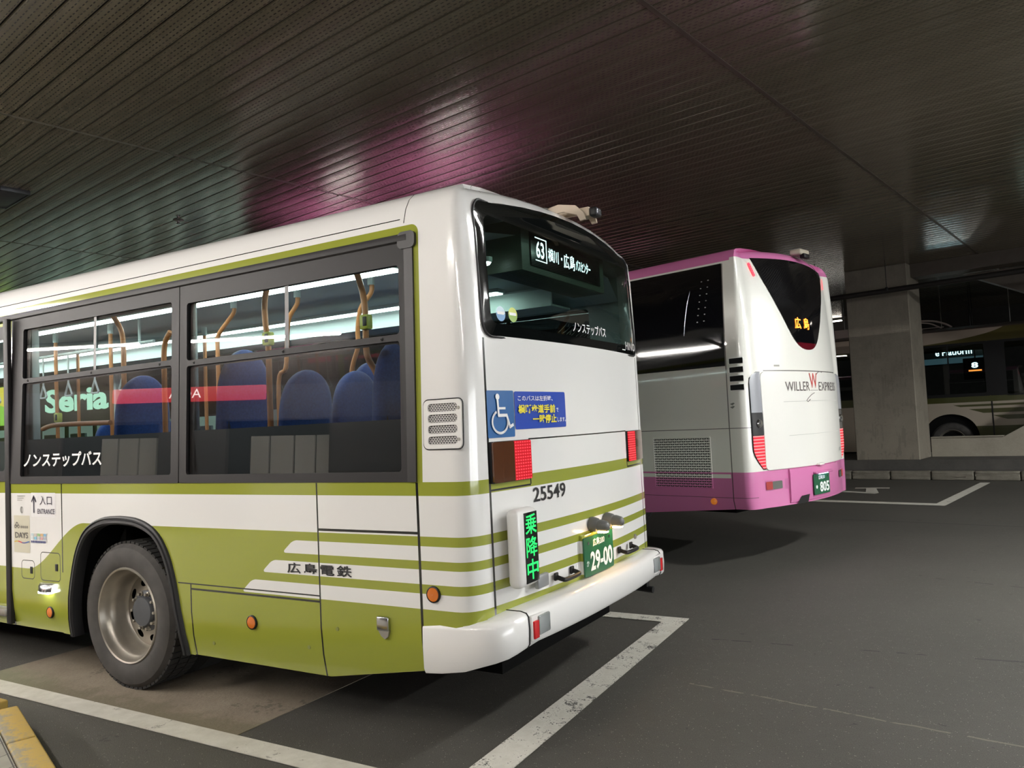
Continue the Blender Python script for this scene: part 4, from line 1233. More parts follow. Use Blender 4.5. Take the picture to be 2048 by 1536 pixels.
pole([(-2.83, Yf, 2.74), (-2.83, Yf, 2.67), (-2.91, Yf, 2.6), (-3.02, Yf, 2.5), (-3.03, Yf, 2.36), (-3.03, Yf, 1.4)])
pole([(-2.14, Yf, 2.74), (-2.14, Yf, 2.66), (-2.22, Yf, 2.57), (-2.25, Yf, 2.47), (-2.28, Yf, 2.19), (-2.36, Yf, 2.08), (-2.36, Yf, 1.4)])
pole([(-1.43, Yf, 2.74), (-1.43, Yf, 2.65), (-1.53, Yf, 2.55), (-1.565, Yf, 2.40), (-1.57, Yf, 2.28), (-1.64, Yf, 2.08), (-1.66, Yf, 1.6)])
pole([(-1.77, Yn, 2.66), (-1.80, Yn, 2.56), (-1.80, Yn, 2.43), (-1.78, Yn, 2.27), (-1.78, Yn, 2.05), (-1.78, Yn, 1.5)], .019, False, (-1.765, Yn - .02, 2.31))
pole([(-1.02, Yn, 2.66), (-.97, Yn, 2.51), (-.955, Yn, 2.36), (-.955, Yn, 2.14), (-.87, Yn, 1.96), (-.86, Yn, 1.5)], .019, False, (-.945, Yn - .02, 2.33))
pole([(-3.44, Yn, 2.66), (-3.34, Yn, 2.54), (-3.31, Yn, 2.42), (-3.31, Yn, 2.15), (-3.31, Yn, 1.5)], .019, False)
pole([(-2.76, Yn, 2.46), (-2.83, Yn, 2.36), (-2.84, Yn, 2.08), (-2.84, Yn, 1.5)], .019, False)
pole([(-4.40, Yn, 1.83), (-4.2, Yn, 1.855), (-3.49, Yn, 1.845)], .019, False)
pole([(-4.44, Yf, 2.70), (-4.44, Yf, 2.3), (-4.44, Yf, 1.0)]); pole([(-5.3, Yf, 2.70), (-5.3, Yf, 2.3), (-5.27, Yf, 1.0)], bell=(-5.25, Yf - .02, 1.95))
pole([(-4.2, 1.7, 2.72), (-4.2, 1.7, 2.3), (-4.2, 1.7, 1.0)]); pole([(-6.3, 1.7, 2.72), (-6.3, 1.7, 2.3), (-6.3, 1.7, 1.0)])
# white rail with hanging straps
b = MB(); b.tube([(-8.5, .95, 2.55), (-3.9, .95, 2.55)], .014, 8); rail = b.build('strap_rail', m_in_white, bus)
for k in range(4): b = MB(); b.tube([(-4.1 - k * 1.3, .95, 2.55), (-4.1 - k * 1.3, .95, 2.78)], .012, 8); b.build('rail_bracket', m_in_white, rail)
m_strap = simple('strap_white', (.6, .62, .6), .4)
for k in range(6):
    x = -4.35 - k * .42
    b = MB(); b.tube([(x, .95, 2.545), (x, .95, 2.27)], .008, 6); o = b.build('hand_strap', m_strap, bus)
    b = MB(); tri = [(x, .95, 2.275), (x - .055, .95, 2.165), (x - .045, .95, 2.155), (x + .045, .95, 2.155), (x + .055, .95, 2.165), (x, .95, 2.275)]; b.tube(tri, .009, 8); b.build('strap_handle', m_strap, o)

# ================================================================== the pink and white coach
CLV = [(.56, .03, .0, 0), (.75, .0, 0, 0), (1.05, 0, 0, 0), (1.53, 0, 0, 0), (2.0, 0.003, 0.005, 0), (2.21, .006, .012, 0), (2.7, .02, .035, 0), (3.0, .03, .055, 0), (3.2, .04, .075, 0),
       (3.36, .05, .095, .03), (3.43, .065, .115, .05), (3.48, .10, .15, .05), (3.505, .15, .2, .045), (3.52, .25, .3, .04), (3.535, .5, .5, .02), (3.54, .85, .8, .01)]
CXS = [-11.9, -11.7, -9.0, -6.5, -4.5, -3.5, -2.5, -1.6, -1.40, -.62, -.38]
CYR = [.25, .3, .42, .55, .75, .95, 1.1, 1.245, 1.39, 1.54, 1.74, 1.935, 2.065, 2.19, 2.24]
COUT, CBX = plan_outline(11.9, 2.49, CXS, .2, CYR, .14, .26, .25)
CO = Body(2.49, .14, .25, CLV, COUT, lambda x, w: interp([(-1.6, .565), (-.38, .655), (0, .66)], x) if w == 0 else .655, .065)
coach = empty('coach', (.206, 5.153, 0), math.radians(-15))
tag(coach, 'white highway coach with pink roof and pink skirt parked beyond the green bus', 'coach')
def coach_paint():
    m = Mat('coach_livery'); x, y, z = m.xyz()
    # pink skirt, pink roof
    pk = z.lt(1.055)
    rf = z.gt(3.375 + 0.0) * x.lt(-.3)
    rrf = z.gt(3.404)
    stripe = z.box(.992, 1.035) * x.lt(-.405) * y.lt(.2)
    pink = (pk.mx(rf).mx(rrf)) * stripe.inv()
    c = m.mix(pink, (.80, .79, .74), (.62, .185, .40))
    sd = y.lt(.12)
    def vl(x0, za, zb, w): return (x - x0).ab().lt(w) * z.box(za, zb)
    g = (vl(-.39, .6, 3.35, .006).mx((z - 1.532).ab().lt(.004) * x.lt(-.05)).mx((z - .78).ab().lt(.003))) * sd
    rear = x.gt(-.25)
    r = ((z - 2.146).ab().lt(.006) * y.box(.33, 2.16) * rear)
    c = m.mix(g.mx(r).mn(1.0) * .85, c, (.06, .05, .05))
    m.base(c); m.set(Roughness=.25, Coat_Weight=.6, Coat_Roughness=.04)
    return m.m
m_coach = coach_paint()
def coach_body():
    b = MB(); R = [CO.ring(i) for i in range(len(CLV))]
    V = [[b.bm.verts.new(p) for p in r] for r in R]; n = len(COUT)
    for i in range(len(CLV) - 1):
        for j in range(n):
            k = (j + 1) % n
            b.face([V[i][j], V[i][k], V[i + 1][k], V[i + 1][j]])
    top = V[-1]; m = n // 2
    for j in range(m - 1 + n % 2):
        q = list(dict.fromkeys([top[j], top[j + 1], top[n - 2 - j], top[n - 1 - j]]))
        if len(q) > 2: b.face(q)
    b.build('body', m_coach, coach, smooth=45)
    b = MB(); b.box(-11.7, -.45, .15, 2.34, .6, .8); b.build('chassis', m_dark, coach)
coach_body()
def coach_rear(d): return lambda u, v: CO.rear(u, v, d)
def coach_side(d): return lambda u, v: CO.side(u, v, d)
# wheels
def coach_wheel(x, y, rz):
    w = copy_tree(w0, coach); w.location = (x, y, .504); w.rotation_euler = (0, 0, rz)
for x in (-3.6, -9.3): coach_wheel(x, .06, 0); coach_wheel(x, 2.43, math.pi)
b = MB()
for x in (-3.6, -9.3): b.prism([(x + .6 * math.cos(math.radians(a)), max(.57, .52 + .6 * math.sin(math.radians(a)))) for a in range(0, 181, 15)], lambda u, v: CO.side(u, v, .004), lambda u, v: CO.side(u, v, -.1))
b.build('wheel_arch', m_dark, coach)
# dark side glass with printed dots
def coach_glass():
    m = Mat('coach_side_glass'); x, y, z = m.xyz()
    m.base((.003, .003, .004)); m.set(Roughness=.04, Coat_Weight=.5); gl = m.m
    xs = [-11.2, -9, -7, -5, -3.5, -2.2, -1.2, -.4]
    b = MB(); b.fill([(-11.5, 2.215), (-.395, 2.215), (-.395, 3.352), (-11.5, 3.372)], [], coach_side(.006), [(x, z_) for x in xs for z_ in (2.4, 2.7, 3.0, 3.2)])
    o = b.build('side_window', gl, coach, smooth=60)
    dot = simple('glass_dot', (.4, .4, .4), .3)
    for k in range(7):
        for j in range(2):
            x = -.56 + .0 - k * .012 - j * .085; z_ = 3.19 - k * .075 - j * .004
            b = MB(); b.fill(circle(x, z_, .010, 10, .006), [], coach_side(.0085)); b.build('printed_dot', dot, o, smooth=0)
    # seats seen through the far pane are too dark to show; a thin chrome sliver imitates a highlight
    b = MB(); b.tube([CO.side(x, z_, .008) for x, z_ in ((-.80, 3.10), (-.845, 2.95), (-.875, 2.8), (-.90, 2.6))], [.002, .006, .004, .001], 8); b.build('highlight_sliver', m_chrome, o)
    b = MB()
    for x in (-2.3, -4.4, -6.5): b.fill([(x, 2.22), (x + .02, 2.22), (x + .02, 3.35), (x, 3.35)], [], coach_side(.0075))
    b.build('window_joint', m_black, o, smooth=0)
    # right side
    b = MB(); b.fill([(-11.5, 2.215), (-.395, 2.215), (-.395, 3.352), (-11.5, 3.372)], [], lambda u, v: Vector((CO.side(u, v, .006).x, 2.49 - CO.side(u, v, .006).y, v))); b.build('side_window', gl, coach, smooth=60)
    # V-shaped rear glass
    P = smooth_path([(.35, 3.415, 0), (.49, 3.165, 0), (.65, 2.925, 0), (.807, 2.690, 0), (.93, 2.525, 0), (1.05, 2.435, 0), (1.16, 2.402, 0), (1.245, 2.397, 0)], 3)
    L = [(p.x, p.y) for p in P]; L = L + [(2.49 - u, v) for u, v in reversed(L[:-1])]
    L += [(2.49 - .35 - .35 * 0 - (1.79) * t, 3.415 + .035 * math.sin(math.pi * t)) for t in (.1, .2, .3, .4, .5, .6, .7, .8, .9)]
    L = subdiv(L, .08)
    m = Mat('coach_rear_glass'); x, y, z = m.xyz()
    m.base(m.mix(z.lt(2.475), (.003, .003, .004), (.10, .006, .012))); m.set(Roughness=.05, Coat_Weight=.5)
    ex = [(u, v) for u in [.5 + .1 * k for k in range(16)] for v in (2.55, 2.7, 2.9, 3.05, 3.2, 3.32, 3.4) if inside(u, v, L)]
    b = MB(); b.fill(L, [], coach_rear(.006), ex); o = b.build('rear_window', m.m, coach, smooth=60)
    led = emit_dots('amber_led_text', (1.0, .25, .02), 6.0, .012, .012, 1, 2)
    lettering('広', led, coach_rear(.011), .985, 2.635, .135, .135, o, .012); lettering('島', led, coach_rear(.011), 1.195, 2.635, .135, .135, o, .012)
coach_glass()
def coach_parts():
    # air slots on the rear corner
    for k in range(4):
        z1 = 2.292 - k * .096
        b = MB(); P = rrect(-.352, -.182, z1 - .064, z1, .008, 2); b.fill(P, [], coach_side(.003)); b.build('air_slot', m_black, coach, smooth=0)
        b = MB(); L = [CO.side(u, v, .004) for u, v in P]; b.tube(L + [L[0]], .004, 5, caps=False); b.build('slot_rim', m_white_trim, coach)
    # louvred grille
    m = Mat('louvre_grille'); x, y, z = m.xyz()
    row = ((z / .028)._m('FLOOR') * .5)._m('FRACT') * .06
    h = (z + 5).fr(.028).box(.008, .021) * (x + row + 20).fr(.06).box(.006, .054)
    st = z.box(.992, 1.035).mx(z.gt(1.055))
    c = m.mix(st, (.62, .185, .40), (.80, .79, .74)); m.base(m.mix(h, c, (.006, .006, .006))); m.set(Roughness=.45)
    b = MB(); b.fill([(-1.385, .885), (-.64, .885), (-.64, 1.44), (-1.385, 1.44)], [], coach_side(.004)); o = b.build('engine_grille', m.m, coach, smooth=0)
    b = MB()
    for a, e in (((-1.39, .88), (-.635, .88)), ((-.635, .88), (-.635, 1.445)), ((-.635, 1.445), (-1.39, 1.445)), ((-1.39, 1.445), (-1.39, .88))): b.tube([CO.side(*a, .004), CO.side(*e, .004)], .005, 6)
    b.build('grille_frame', m_coach, o)
    Mx = Matrix.Translation(CO.side(-.63, .735)) @ Matrix.Rotation(math.pi / 2, 4, 'X')
    b = MB(); b.lathe([(.036, 0), (.034, .02), (.022, .034), (.001, .036)], 20, Mx); b.build('side_marker_lamp', emit('marker_glow', (1.0, .28, .02), .3), coach)
    g = simple('coach_emblem', (.22, .22, .2), .35, .5)
    for dz in (0, .035):
        b = MB(); b.fill([(-.365, 1.762 + dz), (-.325, 1.775 + dz), (-.305, 1.768 + dz), (-.335, 1.745 + dz)], [], coach_side(.004)); b.build('side_emblem', g, coach, smooth=0)
    # engine lid, slightly proud of the body
    L = rrect(.262, 2.228, 1.06, 2.132, [.05, .05, .07, .07], 5)
    L = subdiv(L, .06)
    ex = [(u, v) for u in [.3 + .1 * k for k in range(20)] for v in (1.12, 1.2, 1.3, 1.42, 1.53, 1.65, 1.8, 1.9, 2.0, 2.08)]
    m = simple('coach_white', (.81, .80, .76), .22, coat=.6)
    b = MB(); b.fill(L, [], coach_rear(.014), ex)
    A = [b.bm.verts.new(CO.rear(u, v, .014)) for u, v in L]; B = [b.bm.verts.new(CO.rear(u, v, -.01)) for u, v in L]
    for i in range(len(L)): b.face([A[i], A[(i + 1) % len(L)], B[(i + 1) % len(L)], B[i]])
    lid = b.build('engine_lid', m, coach, smooth=50)
    ink = simple('wordmark_grey', (.10, .085, .085), .4)
    f = coach_rear(.0175)
    lettering('WILLER', ink, f, .655, 1.915, .105, .50, lid, .0)
    lettering('EXPRESS', ink, f, 1.40, 1.915, .105, .66, lid, .0)
    lettering('W', simple('wordmark_red', (.55, .05, .04), .4), f, 1.165, 1.945, .175, .20, lid, .004)
    b = MB(); b.fill([(1.165, 1.918), (1.37, 1.918), (1.37, 1.922), (1.165, 1.922)], [], f); b.build('wordmark_rule', ink, lid, smooth=0)
    for pts in ([(1.365, 2.11), (1.42, 2.135), (1.50, 2.142), (1.53, 2.132)], [(1.265, 1.89), (1.19, 1.87), (1.10, 1.83), (1.06, 1.80), (1.09, 1.79), (1.15, 1.815)]):
        b = MB(); b.tube([f(*q) for q in pts], .0035, 6); b.build('wordmark_swash', ink, lid)
    gr = simple('lid_crease', (.42, .42, .40), .5)
    for (y0, y1, z0, z1) in ((.60, 2.10, 1.795, 1.80), (.66, 2.05, 1.416, 1.421)):
        b = MB(); n = 12
        b.grid([[f(y0 + (y1 - y0) * k / n, z0) for k in range(n + 1)], [f(y0 + (y1 - y0) * k / n, z1) for k in range(n + 1)]]); b.build('lid_crease', gr, lid)
    b = MB(); b.fill(rrect(.505, .60, 2.192, 2.212, .004, 2), [], coach_rear(.004)); b.build('maker_badge', simple('badge_grey', (.3, .29, .26), .4), coach, smooth=0)
    for y in (2.06, 2.11):
        b = MB(); b.fill(rrect(y, y + .036, 1.175, 1.215, .003, 2), [rrect(y + .009, y + .027, 1.184, 1.206, .002, 1)], f); b.build('lid_mark', ink, lid, smooth=0)
    # tail lamp clusters wrapped round the corners
    for s in (0, 1):
        Y = (lambda y: y) if s == 0 else (lambda y: 2.49 - y)
        def cl(z0, z1, ya, yb, mat, nm, par, d=.012):
            n = 8; b = MB(); rows = []
            for j in range(17):
                z = z0 + (z1 - z0) * j / 16; a = ya(z); e = yb(z)
                rows.append([CO.rear(Y(a + (e - a) * k / n), z, 0) + Vector((d * .8, (-d if s == 0 else d) * .5 * (1 - k / n), 0)) for k in range(n + 1)])
            b.grid(rows); return b.build(nm, mat, par, smooth=50)
        yin = lambda z: .265
        def yout(z):
            if z > 2.02: return .085 + .13 * (1 - max(0.0, 1 - ((z - 2.02) / .11) ** 2) ** .5)
            if z < 1.30: return .085 + .15 * ((1.30 - z) / .23) ** 1.8
            return .085
        base = cl(1.07, 2.135, lambda z: max(yout(z) - .012, .06), lambda z: .272, m_black, 'tail_lamp', coach, .006)
        cl(1.69, 2.13, yout, yin, simple('grey_lamp_cover', (.45, .46, .50), .2, .3, coat=.5), 'lamp_cover', base)
        cl(1.445, 1.682, yout, yin, simple('dark_clear_lens', (.10, .10, .105), .12, .4, coat=.8), 'indicator_lens', base)
        m = Mat('coach_tail_glow'); x, y, z = m.xyz(); k = (z + 5).fr(.034).lt(.012)
        m.base(m.mix(k, (.42, .02, .035), (.75, .35, .35))); m.set(Emission_Color=(1.0, .05, .07), Emission_Strength=k * .25 + .45, Roughness=.2)
        cl(1.08, 1.438, yout, yin, m.m, 'red_lens', base)
        b = MB(); b.lathe([(.001, .02), (.04, .015), (.05, 0)], 20, Matrix.Translation(CO.rear(Y(.19), 1.57, .012)) @ Matrix.Rotation(math.pi / 2, 4, 'Y')); b.build('lamp_bulb', m_chrome, base)
        # high-level brake lamps beside the V
        m2 = Mat('high_brake_glow'); x, y, z = m2.xyz(); k = (z + 5).fr(.022).lt(.014)
        m2.base((.5, .01, .02)); m2.set(Emission_Color=(1.0, .03, .06), Emission_Strength=k * 2.2 + .5)
        P = [(Y(.335 + .027 * q + .017 * math.cos(t)), 3.28 - .068 * q + .017 * math.sin(t)) for q, t in [(-.9, math.radians(a)) for a in range(30, 211, 30)] + [(.9, math.radians(a)) for a in range(210, 391, 30)]]
        b = MB(); b.fill(P, [], coach_rear(.012)); b.build('high_brake_lamp', m2.m, coach, smooth=0)
        # fog lamp recess: flat patch, its shade put into a darker pink
        rec = [(Y(a), q) for a, q in rrect(.245, .63, .835, .95, .025, 4)]
        b = MB(); b.fill(rec, [], coach_rear(.003)); o = b.build('bumper_recess', simple('recess_shade_pink', (.45, .12, .28), .35), coach, smooth=60)
        b = MB(); b.fill([(Y(a), q) for a, q in rrect(.25, .345, .85, .935, .01, 2)], [], coach_rear(.010)); b.build('red_reflector', emit('reflector_red_glow', (1, .04, .03), .35), o, smooth=0)  # passive reflector given emission so that it looks lit
        b = MB(); b.fill([(Y(a), q) for a, q in rrect(.345, .50, .85, .935, .01, 2)], [], coach_rear(.009)); b.build('fog_lamp', simple('fog_lens', (.09, .095, .085), .2, coat=.6), o, smooth=0)
    # bumper beak round the plate
    b = MB()
    ys = [.62 + (2.49 - 1.24) * k / 12 for k in range(13)]
    prof = [(1.05, .0), (1.045, .018), (1.0, .024), (.72, .02), (.68, .012), (.665, -.02)]
    b.grid([[CO.rear(y, z, d) for y in ys] for z, d in prof])
    for k in (0, 12): b.face([b.bm.verts.new(CO.rear(ys[k], z, d)) for z, d in prof] + [b.bm.verts.new(CO.rear(ys[k], .8, -.02))])
    b.build('bumper_panel', m_coach, coach, smooth=30)
    b = MB(); b.fill([(.72, .655), (.93, .66), (.97, .745), (.80, .738)], [], coach_rear(.026)); b.build('tow_opening', m_black, coach, smooth=0)
    b = MB(); b.box(-.01, .05, 1.20, 1.33, 1.045, 1.075, .006); b.build('lid_catch', m_coach, coach)
    plate(coach, lambda u, v, d: (.024 + d, u, v), 1.05, 1.46, .722, .955, '広島230', '', '・805', .10)
    b = MB(); b.box(.0, .06, 1.08, 1.52, .958, .985, .008); q = b.build('plate_lamp_cover', m_coach, coach)
    b = MB(); b.box(.03, .055, 1.18, 1.40, .952, .958); b.build('plate_lamp', emit('cool_bulb', (.62, .60, 1.0), 10.0), q, smooth=0)
    # camera box on the roof edge
    b = MB(); b.box(-.16, -.02, 1.22, 1.46, 3.53, 3.60, .02, 3); o = b.build('roof_camera_box', simple('camera_box_beige', (.42, .38, .3), .4), coach)
    b = MB(); b.box(-.06, .0, 1.27, 1.42, 3.49, 3.545, .01); b.build('lens_housing', m_black, o)
coach_parts()

# ================================================================== the bus beyond the parapet
bb = empty('city_bus', (1.29, 19.45, .2), math.radians(-7.5))
tag(bb, 'dark green and cream city bus seen beyond the concrete parapet', 'bus')
def back_bus():
    def paint():
        m = Mat('far_bus_livery'); x, y, z = m.xyz()
        low = z.lt(1.50); 
        # cream wave over the wheel, green bars to its right
        cur = (x - .42)
        top = x.map(-1.0, .35, 1.60, 1.485)
        cream = z.lt(1.485)
        edge = x.map(.45, 1.75, 1.44, 1.0)
        bars = (z - .99).fr(.168).gt(.062) * z.lt(1.44) * (z - edge).gt(0.0)
        low2 = z.lt(.90)
        # dip of the belt near the wheel
        green = (z.gt(1.50)).mx(bars).mx(low2 * x.gt(-.2))
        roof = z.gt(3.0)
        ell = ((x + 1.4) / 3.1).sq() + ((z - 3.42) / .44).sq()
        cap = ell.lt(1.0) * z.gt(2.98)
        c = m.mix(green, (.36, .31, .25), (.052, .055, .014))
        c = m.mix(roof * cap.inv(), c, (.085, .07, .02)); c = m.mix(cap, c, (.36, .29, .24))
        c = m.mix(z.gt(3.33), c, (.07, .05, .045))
        m.base(c); m.set(Roughness=.3, Coat_Weight=.4); return m.m
    mp = paint()
    b = MB()
    x0, x1 = -7.2, 3.4
    prof = [(.04, .3), (0, .5), (0, 1.5), (.0, 1.68), (.03, 3.0), (.05, 3.18), (.12, 3.36), (.3, 3.44), (1.24, 3.46), (2.2, 3.44), (2.38, 3.36), (2.44, 3.18), (2.46, 3.0), (2.485, 1.68), (2.485, .5), (2.45, .3)]
    # near side built with openings for the windows and the wheel arch
    def near(x, z): return (x, interp([(q[1], q[0]) for q in prof[:9]], z), z)
    arch = [(.37 + .62 * math.cos(math.radians(a)), .52 + .70 * math.sin(math.radians(a)) ** .75) for a in range(8, 173, 8)]
    arch = [(.98, .3)] + arch + [(-.24, .3)]
    wins = [rrect(-7.0, -5.0, 1.70, 2.96, .04), rrect(-4.8, -2.6, 1.70, 2.96, .04), rrect(-2.45, -.28, 1.70, 2.96, .04), rrect(-.16, 1.22, 1.70, 2.96, .04), rrect(1.62, 2.12, 1.62, 2.96, .04), rrect(2.2, 3.3, 1.70, 2.96, .04)]
    outer = [(x0, .3), (-.24, .3)] + arch[::-1][1:-1] + [(.98, .3), (x1, .3), (x1, 3.36), (x0, 3.36)]
    b.fill(outer, wins, near, [(x, z) for x in (x0, -3, -1, .3, 1.3, x1) for z in (1.5, 1.68, 3.0, 3.18)])
    b.grid([[(x, y, z) for y, z in prof[6:13]] for x in (x0, x1)]); b.grid([[(x, y, z) for y, z in prof[13:]] for x in (x0, x1)])
    b.fill([(x0, 1.68), (x1, 1.68), (x1, 3.0), (x0, 3.0)], [rrect(a, e, 1.74, 2.94, .04) for a, e in ((-7.0, -5.2), (-5.0, -3.2), (-3.0, -1.2), (-1.0, .9), (1.1, 3.2))], lambda x, z: (x, 2.485 - .025 * (z - 1.68) / 1.32, z))
    for x in (x0, x1): b.face([b.bm.verts.new((x, y, z)) for y, z in prof])
    b.build('body', mp, bb, smooth=40)
    g = glass('far_bus_glass', (.40, .46, .46), 1.0, 1.5)
    for w in wins:
        cx = sum(p[0] for p in w) / len(w)
        b = MB(); b.fill(w, [], lambda x, z: (x, near(x, z)[1] + .01, z)); b.build('window', g, bb, smooth=0)
    b = MB(); b.fill(rrect(-.22, 1.28, 1.64, 3.0, .03), [rrect(-.14, 1.20, 1.72, 2.94, .04)], lambda x, z: (x, near(x, z)[1] - .004, z)); b.fill(rrect(1.28, 3.35, 1.64, 3.0, .02), [rrect(1.64, 2.1, 1.66, 2.94, .04), rrect(2.2, 3.28, 1.72, 2.94, .03)], lambda x, z: (x, near(x, z)[1] - .004, z)); b.build('window_surround', m_black, bb, smooth=0)
    b = MB(); b.box(x0, x1, .3, 2.3, .25, .45); b.build('chassis', m_dark, bb)
    b = MB(); b.box(-.6, 1.4, .1, .6, .45, 1.3); b.build('wheel_housing', m_dark, bb)
    w = copy_tree(w0, bb); w.location = (.37, .05, .504)
    w = copy_tree(w0, bb); w.location = (-5.2, .05, .504)
    for x in (.37, -5.2):
        w = copy_tree(w0, bb); w.location = (x, 2.43, .504); w.rotation_euler = (0, 0, math.pi)
    b = MB(); b.box(.39, .42, .02, .04, 1.7, 2.98); b.box(1.28, 1.31, -.008, .006, .5, 1.5); b.build('door_edge', m_black, bb)
    # roof fairing with an open frame
    cm = simple('fairing_cream', (.46, .38, .34), .4)
    b = MB(); b.tube(smooth_path([(-1.2, .5, 3.66), (-.35, .5, 3.70), (.05, .5, 3.67), (.34, .5, 3.56), (.48, .5, 3.46)], 4), .025, 8)
    b.tube(smooth_path([(-.5, .5, 3.69), (-.05, .5, 3.62), (.15, .5, 3.52), (.25, .5, 3.46)], 4), .018, 8); b.tube([(-.6, .5, 3.49), (.3, .5, 3.49)], .012, 6)
    b.prism([(-2.4, 3.44), (-.30, 3.44), (-.30, 3.52), (-.5, 3.62), (-.8, 3.68), (-2.4, 3.68)], lambda u, v: (u, .42, v), lambda u, v: (u, 2.0, v)); b.build('roof_fairing', cm, bb)
back_bus()
# signs of the platform beyond, read through that bus's windows
def px(u, v, depth): return CAM + (AX_F + AX_R * ((u - 1024) / 1558.73) - AX_U * ((v - 768) / 1558.73)) * depth
m_sign_text = emit('sign_text_glow', (.62, .95, 1.0), 4.5)
def px_y(u, v, y):
    d = AX_F + AX_R * ((u - 1024) / 1558.73) - AX_U * ((v - 768) / 1558.73); return CAM + d * ((y - CAM.y) / d.y)
def hanging_sign():
    a = px_y(1871, 713, 24.6); e = px_y(1945, 709, 24.6); k = (e - a).length
    t = empty('platform_sign', (a.x, a.y, a.z), A_GRID); tag(t, 'dark hanging platform sign with pale lit letters read through the far bus window', 'sign')
    b = MB(); b.box(-1.0, k + .5, .02, .14, -.30, .42, .01); b.build('sign_box', simple('sign_navy', (.03, .05, .055), .4), t)
    b = MB(); b.box(-.95, k + .45, .012, .02, -.26, -.08); b.build('sign_stripe', emit('sign_stripe_glow', (.12, .25, .3), .35), t, smooth=0)
    lettering('e Platform', m_sign_text, lambda u, v: (u, .008, v), 0, 0, .21, k, t, .012)
    for x in (-.6, k):
        b = MB(); b.tube([(x, .07, .4), (x, .07, Z_CEIL - a.z)], .02, 8); b.build('hanger', m_black, t)
hanging_sign()
def number_sign():
    a = px_y(1943, 736, 23.7)
    t = empty('platform_sign', (a.x, a.y, a.z), A_GRID); tag(t, 'small square platform sign with a glowing 8 over an orange bar beyond the far bus', 'sign')
    b = MB(); b.box(-.22, .38, .02, .1, -.34, .30, .01); b.build('sign_box', simple('sign_black', (.006, .008, .01), .4), t)
    lettering('8', m_sign_text, lambda u, v: (u, .008, v), 0, 0, .165, .175, t, .03)
    b = MB(); b.box(-.08, .26, .008, .02, -.10, -.055); b.build('orange_bar', emit('sign_orange', (1, .32, .05), 2.2), t, smooth=0)
    b = MB(); b.tube([(.1, .05, .3), (.1, .05, Z_CEIL - a.z)], .02, 8); b.build('hanger', m_black, t)
number_sign()
# lit shopfronts behind the far bus
m_far_wall = simple('far_wall', (.03, .028, .026), .8, vary=.2)
b = MB(); b.box(-45, 30, 29, 29.3, 0, Z_CEIL + .4); tag(b.build('wall_back', m_far_wall, smooth=0), kind='structure')
b = MB(); b.box(-45.3, -45, -14, 29, 0, Z_CEIL + .4); tag(b.build('wall_left', m_far_wall, smooth=0), kind='structure')
def vending(x, y):
    t = empty('vending_machine', (x, y, 0), A_GRID); tag(t, 'glowing drinks machine glimpsed through the far bus door', 'vending machine')
    b = MB(); b.box(-.5, .5, 0, .7, 0, 1.85, .03); b.build('cabinet', simple('machine_white', (.5, .5, .48), .4), t)
    b = MB(); b.box(-.42, .42, -.02, .0, .95, 1.75); b.build('display', emit('machine_glow', (.75, .9, .75), .9), t, smooth=0)
    for k in range(8):
        b = MB(); b.lathe([(.035, 0), (.035, .16), (.02, .19), (.001, .19)], 12, Matrix.Translation((-.36 + .103 * k, -.06, 1.4))); b.build('bottle', simple('bottle_%d' % k, random.choice([(.5, .1, .05), (.1, .3, .1), (.5, .4, .1), (.1, .15, .4)]), .3), t)
    b = MB(); b.box(-.42, .42, -.015, .0, .3, .55); b.build('flap', m_black, t)
vending(4.15, 25.3)

# ---- shopfront across the lanes, seen through the green bus
def px_y(u, v, y):
    d = AX_F + AX_R * ((u - 1024) / 1558.73) - AX_U * ((v - 768) / 1558.73); return CAM + d * ((y - CAM.y) / d.y)
YS = 13.0
def seria():
    x0, x1 = -34.0, -17.0
    t = empty('shopfront', (-23, YS, 0)); tag(t, 'lit shop with white letters on a brown fascia seen through the bus windows', 'shop')
    L = lambda x: x + 23
    b = MB(); b.box(L(x0), L(x1), .2, .4, 2.4, 4.3); b.build('fascia', simple('fascia_brown', (.16, .10, .05), .5), t)
    b = MB(); b.box(L(x0), L(x1), .25, .35, 0, 2.4); b.build('glow_pane', emit('shop_glow', (.62, .80, .66), .55), t, smooth=0)
    for k in range(10):
        x = x0 + .4 + k * 1.75
        b = MB(); b.box(L(x), L(x) + .09, .15, .3, 0, 2.45); b.build('mullion', simple('mullion_dark', (.05, .05, .05), .4), t)
    a = px_y(80, 800, YS); e = px_y(206, 796, YS)
    zt = px_y(160, 772, YS).z; zb = px_y(100, 826, YS).z
    g = emit('shop_letter_glow', (.62, 1.0, .72), 2.2)
    o = lettering('Seria', g, lambda u, v: (u, .17, v), L(a.x), zb, (zt - zb) * 1.0, (e.x - a.x), t, .03)
    s_ = o.modifiers.new('thick', 'SOLIDIFY'); s_.thickness = .05
    p = px_y(-6, 790, YS); q = px_y(19, 850, YS)
    b = MB(); b.box(L(p.x), L(q.x), .1, .16, q.z, p.z + .3); b.build('emblem_board', emit('emblem_green', (.45, .85, .1), 1.3), t, smooth=0)
    b = MB(); b.fill([(L(p.x), p.z + .28), (L(q.x) - .2, p.z + .28), (L(p.x) + .5, q.z + .7), (L(p.x), q.z + .8)], [], lambda u, v: (u, .09, v)); b.build('emblem_mark', emit('emblem_yellow', (1, .75, .1), 1.6), t, smooth=0)
    for k in range(9):
        x = L(x0 + 1 + k * 1.7)
        b = MB(); b.box(x, x + .9, .12, .2, .9, 2.1); b.build('poster', simple('poster_%d' % k, random.choice([(.55, .6, .45), (.4, .5, .3), (.6, .55, .4), (.3, .4, .45)]), .6), t, smooth=0)
seria()

